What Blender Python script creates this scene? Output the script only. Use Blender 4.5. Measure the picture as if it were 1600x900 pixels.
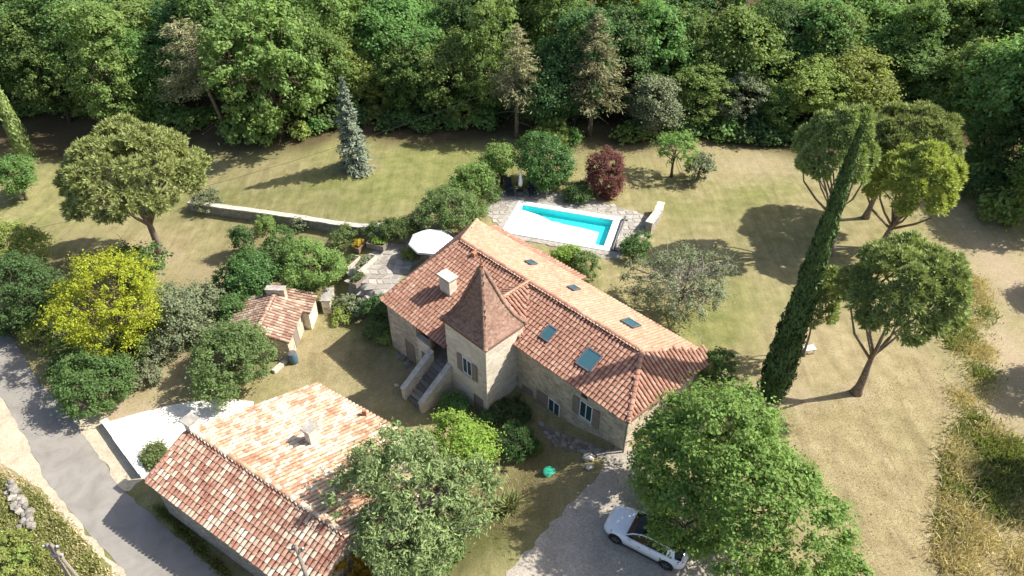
import bpy, math, random
import numpy as np
from mathutils import Vector, Matrix
from mathutils.geometry import delaunay_2d_cdt

for o in list(bpy.data.objects):
    bpy.data.objects.remove(o)
SC = bpy.context.scene
COL = SC.collection

# ------------------------------------------------------------------ camera
CAM_H, FPX, TH = 32.0, 1100.0, math.radians(39.2)
cam = bpy.data.cameras.new('camera')
cam.sensor_width = 36.0
cam.lens = 36.0 * FPX / 1600.0
cam.clip_start = 0.5
cam.clip_end = 3000
camo = bpy.data.objects.new('camera', cam)
COL.objects.link(camo)
camo.location = (0, 0, CAM_H)
camo.rotation_euler = (math.radians(90) - TH, 0, 0)
SC.camera = camo

# ------------------------------------------------------------------ sky and sun (sun stands to the right, 45 degrees up)
SUN_EL, SUN_ROT = math.radians(45), math.radians(83)
world = bpy.data.worlds.new('World')
SC.world = world
world.use_nodes = True
wn = world.node_tree
bg = wn.nodes['Background']
sky = wn.nodes.new('ShaderNodeTexSky')
sky.sky_type = 'NISHITA'
sky.sun_disc = False
sky.sun_elevation = SUN_EL
sky.sun_rotation = SUN_ROT
wn.links.new(sky.outputs['Color'], bg.inputs['Color'])
sky.air_density = 0.75
sky.dust_density = 2.2
sky.ozone_density = 0.6
bg.inputs['Strength'].default_value = 0.13
sl = bpy.data.lights.new('sun', 'SUN')
sl.energy = 5.0
sl.angle = math.radians(0.53)
sl.color = (1.0, 0.955, 0.88)
so = bpy.data.objects.new('sun', sl)
COL.objects.link(so)
so.location = (60, 30, 60)
so.rotation_euler = (0, math.radians(45), math.radians(7))
vs = SC.view_settings
vs.view_transform = 'Standard'
vs.look = 'None'
vs.exposure = 0.82
vs.gamma = 1.0
SC.cycles.max_bounces = 6
SC.cycles.diffuse_bounces = 3
SC.cycles.transmission_bounces = 4
SC.cycles.transparent_max_bounces = 4

# ------------------------------------------------------------------ site survey: heights and positions
C45 = math.sqrt(0.5)

def S(t):
    t = np.clip(t, 0.0, 1.0)
    return t * t * (3 - 2 * t)

def hgt(x, y):
    x = np.asarray(x, float); y = np.asarray(y, float)
    u = (x - y) * C45; v = (x + y) * C45
    f = 2.0 * S((-13 - u) / 5.0) + 0.6 * S((-19 - u) / 12.0)
    w = 2.5 + 6.5 * S((-35 - u) / 11.0)
    g = 1 - S((v - (22 - w)) / (2 * w))
    z = -f * g
    # level garden terrace beside the left gable
    tw = S((u + 39.6) / 1.4) * S((-30.6 - u) / 1.0) * S((v - 20.0) / 1.2) * S((29.5 - v) / 1.5)
    z = z * (1 - tw) + tw * -0.85
    s = np.clip(y - 68, 0, None)
    z = z + 26 * (1 - np.exp(-0.30 * s * s / (s + 12) / 26))
    pw = S((x + 6) / 2.5) * S((15 - x) / 2.5) * S((y - 38) / 2.5) * S((54.5 - y) / 2.5)
    far = (1 - pw) * S((np.hypot(x, y - 35) - 12) / 30)
    z = z + far * (0.10 * np.sin(x * 0.31 + 1.3) * np.cos(y * 0.27) + 0.07 * np.sin(x * 0.13 - y * 0.19))
    return z

def Z(x, y):
    return float(hgt(x, y))

def G(px, py, z=0.0):
    """point at height z seen in direction (px, py) of the 1600 x 900 survey photograph"""
    a = (px - 800) / FPX; b = (450 - py) / FPX
    dy = math.cos(TH) + b * math.sin(TH); dz = -math.sin(TH) + b * math.cos(TH)
    t = (z - CAM_H) / dz
    return (a * t, dy * t, z)

def GT(px, py, up=0.0):
    """ground point (up metres above the terrain)"""
    z = 0.0
    for _ in range(40):
        x, y, _z = G(px, py, z)
        z = 0.5 * z + 0.5 * (Z(x, y) + up)
    return (x, y, z)

def PX(x, y, z):
    dz = z - CAM_H
    d = y * math.cos(TH) - dz * math.sin(TH)
    return 800 + FPX * x / d, 450 - FPX * (y * math.sin(TH) + dz * math.cos(TH)) / d, d

def W(u, v, z):
    """house axes (u along the ridge, v to the rear) to world"""
    return ((u + v) * C45, (v - u) * C45, z)

# ------------------------------------------------------------------ material helpers
class NT:
    def __init__(self, name):
        self.m = bpy.data.materials.new(name)
        self.m.use_nodes = True
        self.t = self.m.node_tree
        self.p = self.t.nodes['Principled BSDF']
        self.out = self.t.nodes['Material Output']
        self._c = None
    def n(self, typ, **kw):
        nd = self.t.nodes.new('ShaderNode' + typ)
        for k, v in kw.items():
            setattr(nd, k, v)
        return nd
    def l(self, a, b):
        self.t.links.new(a, b)
    def pos(self):
        if self._c is None:
            self._c = self.n('NewGeometry')
        return self._c.outputs['Position']
    def noise(self, scale, detail=4, rough=0.6, vec=None, dist=0.0):
        nd = self.n('TexNoise')
        nd.inputs['Scale'].default_value = scale
        nd.inputs['Detail'].default_value = detail
        nd.inputs['Roughness'].default_value = rough
        nd.inputs['Distortion'].default_value = dist
        self.l(vec if vec is not None else self.pos(), nd.inputs['Vector'])
        return nd.outputs['Fac']
    def ramp(self, fac, stops):
        nd = self.n('ValToRGB')
        e = nd.color_ramp.elements
        while len(e) < len(stops):
            e.new(0.5)
        for el, (p, c) in zip(e, stops):
            el.position = p
            el.color = (c, c, c, 1) if isinstance(c, (int, float)) else (*c, 1)
        self.l(fac, nd.inputs['Fac'])
        return nd.outputs['Color']
    def mix(self, fac, a, b, mode='MIX'):
        nd = self.n('Mix', data_type='RGBA', blend_type=mode)
        for sock, val in ((nd.inputs[0], fac), (nd.inputs[6], a), (nd.inputs[7], b)):
            if isinstance(val, (int, float)):
                sock.default_value = val
            elif isinstance(val, tuple):
                sock.default_value = (*val, 1)
            else:
                self.l(val, sock)
        return nd.outputs[2]
    def math(self, op, a, b=0.0, clamp=False):
        nd = self.n('Math', operation=op)
        nd.use_clamp = clamp
        for sock, val in ((nd.inputs[0], a), (nd.inputs[1], b)):
            if isinstance(val, (int, float)):
                sock.default_value = val
            else:
                self.l(val, sock)
        return nd.outputs[0]
    def bump(self, height, strength=0.4, dist=0.05):
        nd = self.n('Bump')
        nd.inputs['Strength'].default_value = strength
        nd.inputs['Distance'].default_value = dist
        self.l(height, nd.inputs['Height'])
        self.l(nd.outputs['Normal'], self.p.inputs['Normal'])
    def base(self, c, rough=0.9, spec=0.2):
        if isinstance(c, tuple):
            self.p.inputs['Base Color'].default_value = (*c, 1)
        else:
            self.l(c, self.p.inputs['Base Color'])
        self.p.inputs['Roughness'].default_value = rough
        self.p.inputs['Specular IOR Level'].default_value = spec
        return self.m

M = {}

def plain(name, c, rough=0.7, spec=0.3, metal=0.0, var=0.12, scale=6.0, bump=0.0):
    a = NT(name)
    f = a.noise(scale, 5, 0.65)
    lo = tuple(x * (1 - var) for x in c); hi = tuple(min(1, x * (1 + var)) for x in c)
    a.base(a.ramp(f, [(0.3, lo), (0.7, hi)]), rough, spec)
    a.p.inputs['Metallic'].default_value = metal
    if bump:
        a.bump(a.noise(scale * 6, 4), bump, 0.03)
    M[name] = a.m
    return a.m

def leafmat(name, c, tr=0.48, var=0.5, huev=0.03, spec=0.15, rough=0.6):
    a = NT(name)
    g = a.n('NewGeometry'); a._c = g
    oi = a.n('ObjectInfo')
    hsv = a.n('HueSaturation')
    v = a.math('ADD', a.math('MULTIPLY', g.outputs['Random Per Island'], var), 1 - var * 0.5)
    v = a.math('ADD', v, a.math('MULTIPLY', a.math('SUBTRACT', oi.outputs['Random'], 0.5), 0.28))
    cl = a.noise(0.9, 2, 0.5)
    v = a.math('MULTIPLY', v, a.math('ADD', a.math('MULTIPLY', cl, 0.5), 0.75))
    a.l(v, hsv.inputs['Value'])
    h = a.math('ADD', a.math('MULTIPLY', a.math('SUBTRACT', oi.outputs['Random'], 0.5), huev * 1.3), 0.5)
    h = a.math('ADD', h, a.math('MULTIPLY', a.math('SUBTRACT', g.outputs['Random Per Island'], 0.5), huev))
    a.l(h, hsv.inputs['Hue'])
    hsv.inputs['Color'].default_value = (*c, 1)
    a.base(hsv.outputs['Color'], rough, spec)
    tl = a.n('BsdfTranslucent')
    a.l(a.mix(1.0, hsv.outputs['Color'], (1.25, 1.2, 0.7), 'MULTIPLY'), tl.inputs['Color'])
    mx = a.n('MixShader')
    mx.inputs[0].default_value = tr
    a.l(a.p.outputs[0], mx.inputs[1]); a.l(tl.outputs[0], mx.inputs[2])
    a.l(mx.outputs[0], a.out.inputs['Surface'])
    M[name] = a.m
    return a.m

def tilemat(name, stops, patch=0.25, lichen=0.0, rough=0.85):
    """each tile takes its own tone; patches of lichen and weathering lie across them"""
    a = NT(name)
    g = a.n('NewGeometry'); a._c = g
    oi = a.n('ObjectInfo')
    r = a.math('FRACT', a.math('ADD', g.outputs['Random Per Island'], oi.outputs['Random']))
    pn = a.noise(0.55, 3, 0.6)
    f = a.math('ADD', a.math('MULTIPLY', r, 1 - patch), a.math('MULTIPLY', a.math('SUBTRACT', a.math('MULTIPLY', pn, 2.2), 0.6), patch), True)
    c = a.ramp(f, stops)
    fine = a.noise(22, 4, 0.7)
    c = a.mix(0.55, c, a.ramp(fine, [(0.25, 0.55), (0.75, 1.35)]), 'MULTIPLY')
    if lichen:
        lf = a.ramp(a.noise(5.5, 5, 0.7), [(0.52, 0.0), (0.66, lichen)])
        c = a.mix(lf, c, (0.46, 0.43, 0.34))
    a.base(c, rough, 0.2)
    a.bump(fine, 0.3, 0.02)
    M[name] = a.m
    return a.m

# leaves
leafmat('leaf_oak', (0.180, 0.285, 0.090))
leafmat('leaf_light', (0.240, 0.350, 0.110))
leafmat('leaf_dark', (0.115, 0.190, 0.072))
leafmat('leaf_yellowgreen', (0.310, 0.370, 0.110))
leafmat('leaf_walnut', (0.195, 0.295, 0.078), tr=0.4)
leafmat('leaf_gold', (0.345, 0.440, 0.045), tr=0.4, huev=0.035)
leafmat('leaf_olive', (0.200, 0.235, 0.130), tr=0.25)
leafmat('leaf_shrub', (0.130, 0.205, 0.068))
leafmat('leaf_bush', (0.185, 0.250, 0.095))
leafmat('leaf_glossy', (0.110, 0.205, 0.060), spec=0.35, rough=0.45)
leafmat('leaf_purple', (0.200, 0.085, 0.080), huev=0.02)
leafmat('leaf_lime', (0.250, 0.340, 0.065), tr=0.4)
leafmat('leaf_feather', (0.110, 0.190, 0.075))
leafmat('leaf_yucca', (0.200, 0.220, 0.085), tr=0.2)
leafmat('leaf_orange', (0.420, 0.280, 0.035), tr=0.3)
leafmat('needle_pine', (0.290, 0.360, 0.125), tr=0.2, huev=0.02)
leafmat('needle_stone_pine', (0.300, 0.350, 0.125), tr=0.2, huev=0.02)
leafmat('needle_bright', (0.380, 0.420, 0.110), tr=0.25, huev=0.02)
leafmat('needle_brown', (0.275, 0.270, 0.140), tr=0.2, huev=0.03)
leafmat('needle_blue', (0.230, 0.270, 0.195), tr=0.15, huev=0.02)
leafmat('needle_cypress', (0.085, 0.135, 0.045), tr=0.15, huev=0.02)
leafmat('needle_front_pine', (0.220, 0.290, 0.115), tr=0.2, huev=0.02)
leafmat('blade_dry', (0.520, 0.440, 0.250), tr=0.3, huev=0.03)
leafmat('blade_green', (0.230, 0.280, 0.090), tr=0.3, huev=0.04)
# bark, stone, plaster, metal
plain('bark', (0.115, 0.085, 0.062), 0.95, 0.1, var=0.45, scale=7, bump=0.8)
plain('bark_pine', (0.215, 0.170, 0.135), 0.95, 0.1, var=0.45, scale=6, bump=0.8)
plain('bark_grey', (0.270, 0.245, 0.205), 0.9, 0.1, var=0.3, scale=7, bump=0.5)
plain('wood_grey', (0.230, 0.200, 0.165), 0.9, 0.15, var=0.25, scale=9, bump=0.4)
plain('wood_brown', (0.200, 0.140, 0.095), 0.85, 0.15, var=0.25, scale=9, bump=0.4)
plain('shutter_paint', (0.255, 0.205, 0.165), 0.75, 0.2, var=0.18, scale=9, bump=0.25)
plain('white_paint', (0.72, 0.72, 0.70), 0.5, 0.4, var=0.05)
plain('white_concrete', (0.78, 0.76, 0.71), 0.9, 0.2, var=0.06, scale=2.0, bump=0.15)
plain('concrete_grey', (0.36, 0.34, 0.31), 0.9, 0.2, var=0.25, scale=5, bump=0.3)
plain('zinc', (0.20, 0.205, 0.215), 0.45, 0.5, 0.6, var=0.15)
plain('dark_metal', (0.045, 0.047, 0.050), 0.45, 0.5, 0.3, var=0.1)
plain('black_rubber', (0.018, 0.018, 0.019), 0.75, 0.3)
plain('parasol_cloth', (0.80, 0.79, 0.77), 0.85, 0.1, var=0.03)
plain('lounger_cloth', (0.035, 0.038, 0.045), 0.8, 0.2)
plain('pool_liner', (0.62, 0.90, 0.91), 0.6, 0.3, var=0.04)
plain('pool_sheet', (0.84, 0.85, 0.85), 0.55, 0.3, var=0.03, scale=1.2)
plain('green_plastic', (0.030, 0.300, 0.190), 0.4, 0.5, var=0.08)
plain('blue_plastic', (0.060, 0.130, 0.190), 0.4, 0.5, var=0.1)
plain('terracotta', (0.42, 0.185, 0.105), 0.85, 0.2, var=0.2, scale=8, bump=0.2)
plain('deck_dark', (0.190, 0.105, 0.075), 0.95, 0.1, var=0.3, scale=8)
plain('asphalt_dark', (0.05, 0.05, 0.05), 0.9, 0.2)

def glassy(name, c, rough=0.06):
    a = NT(name)
    a.base(c, rough, 0.35)
    M[name] = a.m
glassy('window_glass', (0.030, 0.060, 0.070))
glassy('skylight_glass', (0.045, 0.115, 0.140), 0.12)
glassy('car_glass', (0.005, 0.0055, 0.006), 0.2)
a = NT('car_paint'); a.base((0.80, 0.81, 0.82), 0.25, 0.5); a.p.inputs['Coat Weight'].default_value = 0.6; a.p.inputs['Coat Roughness'].default_value = 0.05; M['car_paint'] = a.m
a = NT('chrome'); a.base((0.6, 0.6, 0.6), 0.2, 0.5); a.p.inputs['Metallic'].default_value = 1.0; M['chrome'] = a.m
glassy('red_lens', (0.35, 0.012, 0.014), 0.15)
glassy('clear_lens', (0.25, 0.27, 0.28), 0.1)

tilemat('tile_red', [(0.0, (0.255, 0.125, 0.085)), (0.3, (0.320, 0.162, 0.110)), (0.62, (0.375, 0.202, 0.140)), (0.88, (0.435, 0.262, 0.185)), (1.0, (0.530, 0.390, 0.285))], 0.3, 0.3)
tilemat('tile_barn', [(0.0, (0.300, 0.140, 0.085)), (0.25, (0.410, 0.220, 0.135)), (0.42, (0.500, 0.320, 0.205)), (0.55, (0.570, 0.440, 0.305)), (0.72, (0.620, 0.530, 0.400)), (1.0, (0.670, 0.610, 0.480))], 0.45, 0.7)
tilemat('tile_barn_front', [(0.0, (0.200, 0.085, 0.060)), (0.3, (0.300, 0.140, 0.095)), (0.55, (0.390, 0.215, 0.150)), (0.68, (0.480, 0.360, 0.260)), (0.85, (0.580, 0.500, 0.390)), (1.0, (0.650, 0.600, 0.490))], 0.4, 0.6)  # front slope weathered differently from the rear: more terracotta, less cream
tilemat('tile_shed', [(0.0, (0.190, 0.105, 0.075)), (0.35, (0.310, 0.180, 0.125)), (0.6, (0.420, 0.300, 0.215)), (0.82, (0.510, 0.420, 0.315)), (1.0, (0.590, 0.520, 0.410))], 0.45, 0.55)
tilemat('tile_pink', [(0.0, (0.370, 0.215, 0.135)), (0.4, (0.430, 0.265, 0.172)), (0.75, (0.470, 0.305, 0.205)), (1.0, (0.530, 0.390, 0.275))], 0.35, 0.25)
tilemat('tile_brown', [(0.0, (0.150, 0.085, 0.062)), (0.4, (0.235, 0.140, 0.100)), (0.75, (0.300, 0.190, 0.138)), (1.0, (0.370, 0.265, 0.195))], 0.4, 0.2)

def stonewall(name, c1, c2, joint, scale=2.6, jw=0.045, bump=0.35):
    a = NT(name)
    vz = a.n('Mapping'); a.l(a.pos(), vz.inputs['Vector']); vz.inputs['Scale'].default_value = (1, 1, 1.7)
    wob = a.n('TexNoise'); wob.inputs['Scale'].default_value = 3.0; a.l(vz.outputs[0], wob.inputs['Vector'])
    add = a.n('VectorMath', operation='ADD'); a.l(vz.outputs[0], add.inputs[0])
    sc = a.n('VectorMath', operation='SCALE'); sc.inputs['Scale'].default_value = 0.25; a.l(wob.outputs['Color'], sc.inputs[0]); a.l(sc.outputs[0], add.inputs[1])
    vo = a.n('TexVoronoi', feature='DISTANCE_TO_EDGE'); vo.inputs['Scale'].default_value = scale; a.l(add.outputs[0], vo.inputs['Vector'])
    vc = a.n('TexVoronoi', feature='F1'); vc.inputs['Scale'].default_value = scale; a.l(add.outputs[0], vc.inputs['Vector'])
    sep = a.n('SeparateColor'); a.l(vc.outputs['Color'], sep.inputs[0])
    c = a.mix(sep.outputs[0], c1, c2)
    c = a.mix(0.6, c, a.ramp(a.noise(9, 5, 0.7), [(0.25, 0.6), (0.75, 1.3)]), 'MULTIPLY')
    c = a.mix(0.7, c, a.ramp(a.noise(0.5, 4, 0.6), [(0.3, 0.72), (0.7, 1.12)]), 'MULTIPLY')
    j = a.ramp(vo.outputs['Distance'], [(0.0, 1.0), (jw, 0.0)])
    c = a.mix(j, c, joint)
    a.base(c, 0.95, 0.15)
    a.bump(a.mix(0.4, a.ramp(vo.outputs['Distance'], [(0.0, 0.0), (0.12, 1.0)]), a.noise(14, 5, 0.7)), bump, 0.04)
    M[name] = a.m
stonewall('wall_stone', (0.62, 0.53, 0.40), (0.40, 0.325, 0.235), (0.56, 0.49, 0.38), 2.6, 0.035, 0.55)
stonewall('wall_lime', (0.74, 0.66, 0.53), (0.60, 0.52, 0.40), (0.68, 0.61, 0.49), 2.2, 0.03, 0.3)
stonewall('rubble', (0.46, 0.42, 0.35), (0.32, 0.285, 0.235), (0.17, 0.15, 0.12), 3.4, 0.06, 0.8)
plain('stone_pale', (0.50, 0.46, 0.385), 0.95, 0.15, var=0.28, scale=3.0, bump=0.4)
plain('stone_grey', (0.33, 0.305, 0.265), 0.95, 0.15, var=0.3, scale=3.5, bump=0.4)

def per_piece(name, stops):
    a = NT(name)
    g = a.n('NewGeometry'); a._c = g
    oi = a.n('ObjectInfo')
    r = a.math('FRACT', a.math('ADD', g.outputs['Random Per Island'], oi.outputs['Random']))
    c = a.ramp(r, stops)
    c = a.mix(0.6, c, a.ramp(a.noise(7, 5, 0.7), [(0.25, 0.6), (0.75, 1.3)]), 'MULTIPLY')
    a.base(c, 0.95, 0.15)
    a.bump(a.noise(20, 4), 0.3, 0.02)
    M[name] = a.m
per_piece('flagstone', [(0.0, (0.25, 0.225, 0.19)), (0.5, (0.335, 0.305, 0.26)), (1.0, (0.43, 0.395, 0.34))])
per_piece('cobble', [(0.0, (0.19, 0.17, 0.145)), (0.5, (0.265, 0.24, 0.205)), (1.0, (0.37, 0.335, 0.285))])

# ------------------------------------------------------------------ mesh helpers
def mesh_from(name, V, F, mats=(), smooth=False, midx=None):
    me = bpy.data.meshes.new(name)
    me.from_pydata([tuple(v) for v in V], [], F)
    for m in mats:
        me.materials.append(M[m] if isinstance(m, str) else m)
    if midx is not None:
        me.polygons.foreach_set('material_index', np.asarray(midx, np.int32))
    if smooth:
        me.polygons.foreach_set('use_smooth', np.ones(len(me.polygons), bool))
    me.update()
    return me

def quad_mesh(name, Q, mats=(), V2=None, F2=None):
    """Q: (n,4,3) loose quads, quickly"""
    n = len(Q)
    me = bpy.data.meshes.new(name)
    V = Q.reshape(-1, 3).astype(np.float32)
    nv = len(V)
    me.vertices.add(nv)
    me.vertices.foreach_set('co', V.ravel())
    me.loops.add(nv)
    me.loops.foreach_set('vertex_index', np.arange(nv, dtype=np.int32))
    me.polygons.add(n)
    me.polygons.foreach_set('loop_start', np.arange(0, nv, 4, dtype=np.int32))
    me.update(calc_edges=True)
    for m in mats:
        me.materials.append(M[m])
    return me

ORG = {}

def empty(name, loc, label=None, cat=None, group=None, rz=0.0):
    o = bpy.data.objects.new(name, None)
    o.empty_display_size = 0.3
    COL.objects.link(o)
    o.location = loc
    o.rotation_euler.z = rz
    ORG[o.name] = tuple(loc)
    tag(o, label, cat, group)
    return o

def tag(o, label=None, cat=None, group=None, kind=None):
    if label: o['label'] = label
    if cat: o['category'] = cat
    if group: o['group'] = group
    if kind: o['kind'] = kind
    return o

def link(name, me, parent=None, loc=(0, 0, 0), mat=None):
    o = bpy.data.objects.new(name, me)
    COL.objects.link(o)
    o.location = loc
    if parent is not None:
        o.parent = parent
        if parent.name in ORG:
            ORG[o.name] = ORG[parent.name]
    if mat is not None and me.materials:
        o.material_slots[0].link = 'OBJECT'
        o.material_slots[0].material = M[mat]
    return o

class MB:
    """collects faces in world coordinates; build() links ONE mesh object"""
    def __init__(self):
        self.V = []; self.F = []; self.I = []; self.mi = 0
    def add(self, V, F):
        b = len(self.V)
        self.V += [tuple(v) for v in V]
        for f in F:
            self.F.append([b + i for i in f]); self.I.append(self.mi)
        return self
    def box(self, lo, hi, fr=None):
        x0, y0, z0 = lo; x1, y1, z1 = hi
        P = [(x0, y0, z0), (x1, y0, z0), (x1, y1, z0), (x0, y1, z0), (x0, y0, z1), (x1, y0, z1), (x1, y1, z1), (x0, y1, z1)]
        if fr: P = [fr(*p) for p in P]
        return self.add(P, [(0, 3, 2, 1), (4, 5, 6, 7), (0, 1, 5, 4), (1, 2, 6, 5), (2, 3, 7, 6), (3, 0, 4, 7)])
    def hexa(self, P):
        return self.add(P, [(0, 3, 2, 1), (4, 5, 6, 7), (0, 1, 5, 4), (1, 2, 6, 5), (2, 3, 7, 6), (3, 0, 4, 7)])
    def prism(self, poly, z0, z1):
        n = len(poly)
        P = [(x, y, z0) for x, y in poly] + [(x, y, z1) for x, y in poly]
        F = [list(range(n - 1, -1, -1)), list(range(n, 2 * n))] + [(i, (i + 1) % n, n + (i + 1) % n, n + i) for i in range(n)]
        return self.add(P, F)
    def tube(self, pts, rad, n=6, cap=True):
        pts = [Vector(p) for p in pts]
        rings = []
        for i, p in enumerate(pts):
            d = (pts[min(i + 1, len(pts) - 1)] - pts[max(i - 1, 0)])
            if d.length < 1e-6: d = Vector((0, 0, 1))
            d.normalize()
            a = d.cross(Vector((0, 0, 1)) if abs(d.z) < 0.9 else Vector((1, 0, 0))).normalized()
            b = d.cross(a)
            r = rad[i] if hasattr(rad, '__len__') else rad
            rings.append([p + a * (r * math.cos(2 * math.pi * k / n)) + b * (r * math.sin(2 * math.pi * k / n)) for k in range(n)])
        V = [v for R in rings for v in R]
        F = []
        for i in range(len(rings) - 1):
            for k in range(n):
                F.append((i * n + k, i * n + (k + 1) % n, (i + 1) * n + (k + 1) % n, (i + 1) * n + k))
        if cap:
            F.append(list(range(n - 1, -1, -1)))
            F.append([(len(rings) - 1) * n + k for k in range(n)])
        return self.add(V, F)
    def lathe(self, c, prof, n=16):
        V = []; F = []
        for (r, z) in prof:
            for k in range(n):
                t = 2 * math.pi * k / n
                V.append((c[0] + r * math.cos(t), c[1] + r * math.sin(t), c[2] + z))
        for i in range(len(prof) - 1):
            for k in range(n):
                F.append((i * n + k, i * n + (k + 1) % n, (i + 1) * n + (k + 1) % n, (i + 1) * n + k))
        F.append(list(range(n - 1, -1, -1)))
        F.append([(len(prof) - 1) * n + k for k in range(n)])
        return self.add(V, F)
    def build(self, name, mats, parent=None, loc=None, smooth=False):
        if isinstance(mats, str): mats = (mats,)
        if parent is not None:
            o = ORG.get(parent.name, (0, 0, 0))
        else:
            if loc is None:
                A = np.array(self.V)
                loc = (float(A[:, 0].mean()), float(A[:, 1].mean()), float(A[:, 2].min()))
            o = loc
        V = [(x - o[0], y - o[1], z - o[2]) for x, y, z in self.V]
        me = mesh_from(name, V, self.F, mats, smooth, self.I)
        ob = link(name, me, parent, (0, 0, 0) if parent is not None else o)
        ORG[ob.name] = o
        return ob

RNG = np.random.default_rng(7)
random.seed(5)

def jitter_outline(P, step=0.6, amp=0.12, seed=0, closed=True):
    r = np.random.default_rng(seed)
    out = []
    n = len(P)
    for i in range(n):
        a = np.array(P[i][:2]); b = np.array(P[(i + 1) % n][:2])
        k = max(1, int(np.linalg.norm(b - a) / step))
        for j in range(k):
            out.append(a + (b - a) * j / k + r.normal(0, amp, 2))
    return [tuple(map(float, p)) for p in out]

def inside(P, x, y):
    c = False
    j = len(P) - 1
    for i in range(len(P)):
        if (P[i][1] > y) != (P[j][1] > y) and x < (P[j][0] - P[i][0]) * (y - P[i][1]) / (P[j][1] - P[i][1]) + P[i][0]:
            c = not c
        j = i
    return c

def sheet(name, poly, mat, off=0.015, step=0.5, zf=None, hole=None):
    """a draped sheet lying on the terrain"""
    zf = zf or Z
    A = np.array(poly)
    pts = [Vector((x, y)) for x, y in poly]
    n = len(pts)
    for x in np.arange(A[:, 0].min(), A[:, 0].max(), step):
        for y in np.arange(A[:, 1].min(), A[:, 1].max(), step):
            if inside(poly, x, y):
                pts.append(Vector((x, y)))
    v, e, f, *_ = delaunay_2d_cdt(pts, [(i, (i + 1) % n) for i in range(n)], [], 1, 1e-4)
    V = [(p.x, p.y, zf(p.x, p.y) + off) for p in v]
    if hole: f = [q for q in f if not any(hole(v[i].x, v[i].y) for i in q)]
    me = mesh_from(name, V, [list(q) for q in f], (mat,), True)
    o = link(name, me)
    o['kind'] = 'structure'
    return o

def pxpoly(L):
    return [GT(*p)[:2] for p in L]

# ------------------------------------------------------------------ ground
def ground_material():
    a = NT('ground')
    at = a.n('Attribute', attribute_name='zone')
    sep = a.n('SeparateColor'); a.l(at.outputs['Color'], sep.inputs[0])
    green, floor_, bare = sep.outputs
    big = a.noise(0.16, 5, 0.6, dist=0.6)
    mid = a.noise(0.9, 5, 0.65)
    fine = a.noise(7.0, 6, 0.75)
    grain = a.noise(24.0, 5, 0.85)
    dry = a.ramp(mid, [(0.25, (0.222, 0.178, 0.094)), (0.5, (0.295, 0.243, 0.133)), (0.75, (0.370, 0.312, 0.182))])
    gr = a.ramp(mid, [(0.25, (0.115, 0.135, 0.044)), (0.5, (0.185, 0.190, 0.068)), (0.78, (0.260, 0.245, 0.100))])
    gf = a.math('ADD', green, a.math('MULTIPLY', a.math('SUBTRACT', big, 0.5), 1.5))
    gf = a.math('ADD', gf, a.math('MULTIPLY', a.math('SUBTRACT', fine, 0.5), 0.7), True)
    c = a.mix(gf, dry, gr)
    # mowing and tractor lines on the lawns
    mp = a.n('Mapping'); mp.inputs['Scale'].default_value = (1.5, 0.16, 1.0); mp.inputs['Rotation'].default_value = (0, 0, 0.05); a.l(a.pos(), mp.inputs['Vector'])
    st = a.noise(1.0, 5, 0.7, vec=mp.outputs[0], dist=0.4)
    c = a.mix(0.9, c, a.ramp(st, [(0.25, 0.72), (0.5, 1.0), (0.75, 1.25)]), 'MULTIPLY')
    c = a.mix(0.75, c, a.ramp(fine, [(0.22, 0.55), (0.5, 1.0), (0.8, 1.4)]), 'MULTIPLY')
    c = a.mix(0.8, c, a.ramp(grain, [(0.3, 0.5), (0.7, 1.5)]), 'MULTIPLY')
    earth = a.ramp(fine, [(0.25, (0.26, 0.195, 0.120)), (0.75, (0.47, 0.385, 0.265))])
    bf = a.math('ADD', bare, a.math('MULTIPLY', a.math('SUBTRACT', a.noise(1.7, 5, 0.7), 0.5), 1.3), True)
    c = a.mix(a.math('MULTIPLY', bf, a.math('GREATER_THAN', bare, 0.01)), c, earth)
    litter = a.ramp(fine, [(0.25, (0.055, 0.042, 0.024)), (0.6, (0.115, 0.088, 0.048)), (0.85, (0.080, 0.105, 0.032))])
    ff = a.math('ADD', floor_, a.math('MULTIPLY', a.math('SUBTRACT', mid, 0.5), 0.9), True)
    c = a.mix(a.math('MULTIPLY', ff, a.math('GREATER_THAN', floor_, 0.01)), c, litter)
    a.base(c, 1.0, 0.05)
    a.bump(a.mix(0.75, fine, grain), 0.8, 0.06)
    M['ground'] = a.m
ground_material()

def gauss(x, y, cx, cy, rx, ry):
    return np.exp(-(((x - cx) / rx) ** 2 + ((y - cy) / ry) ** 2))

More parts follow.
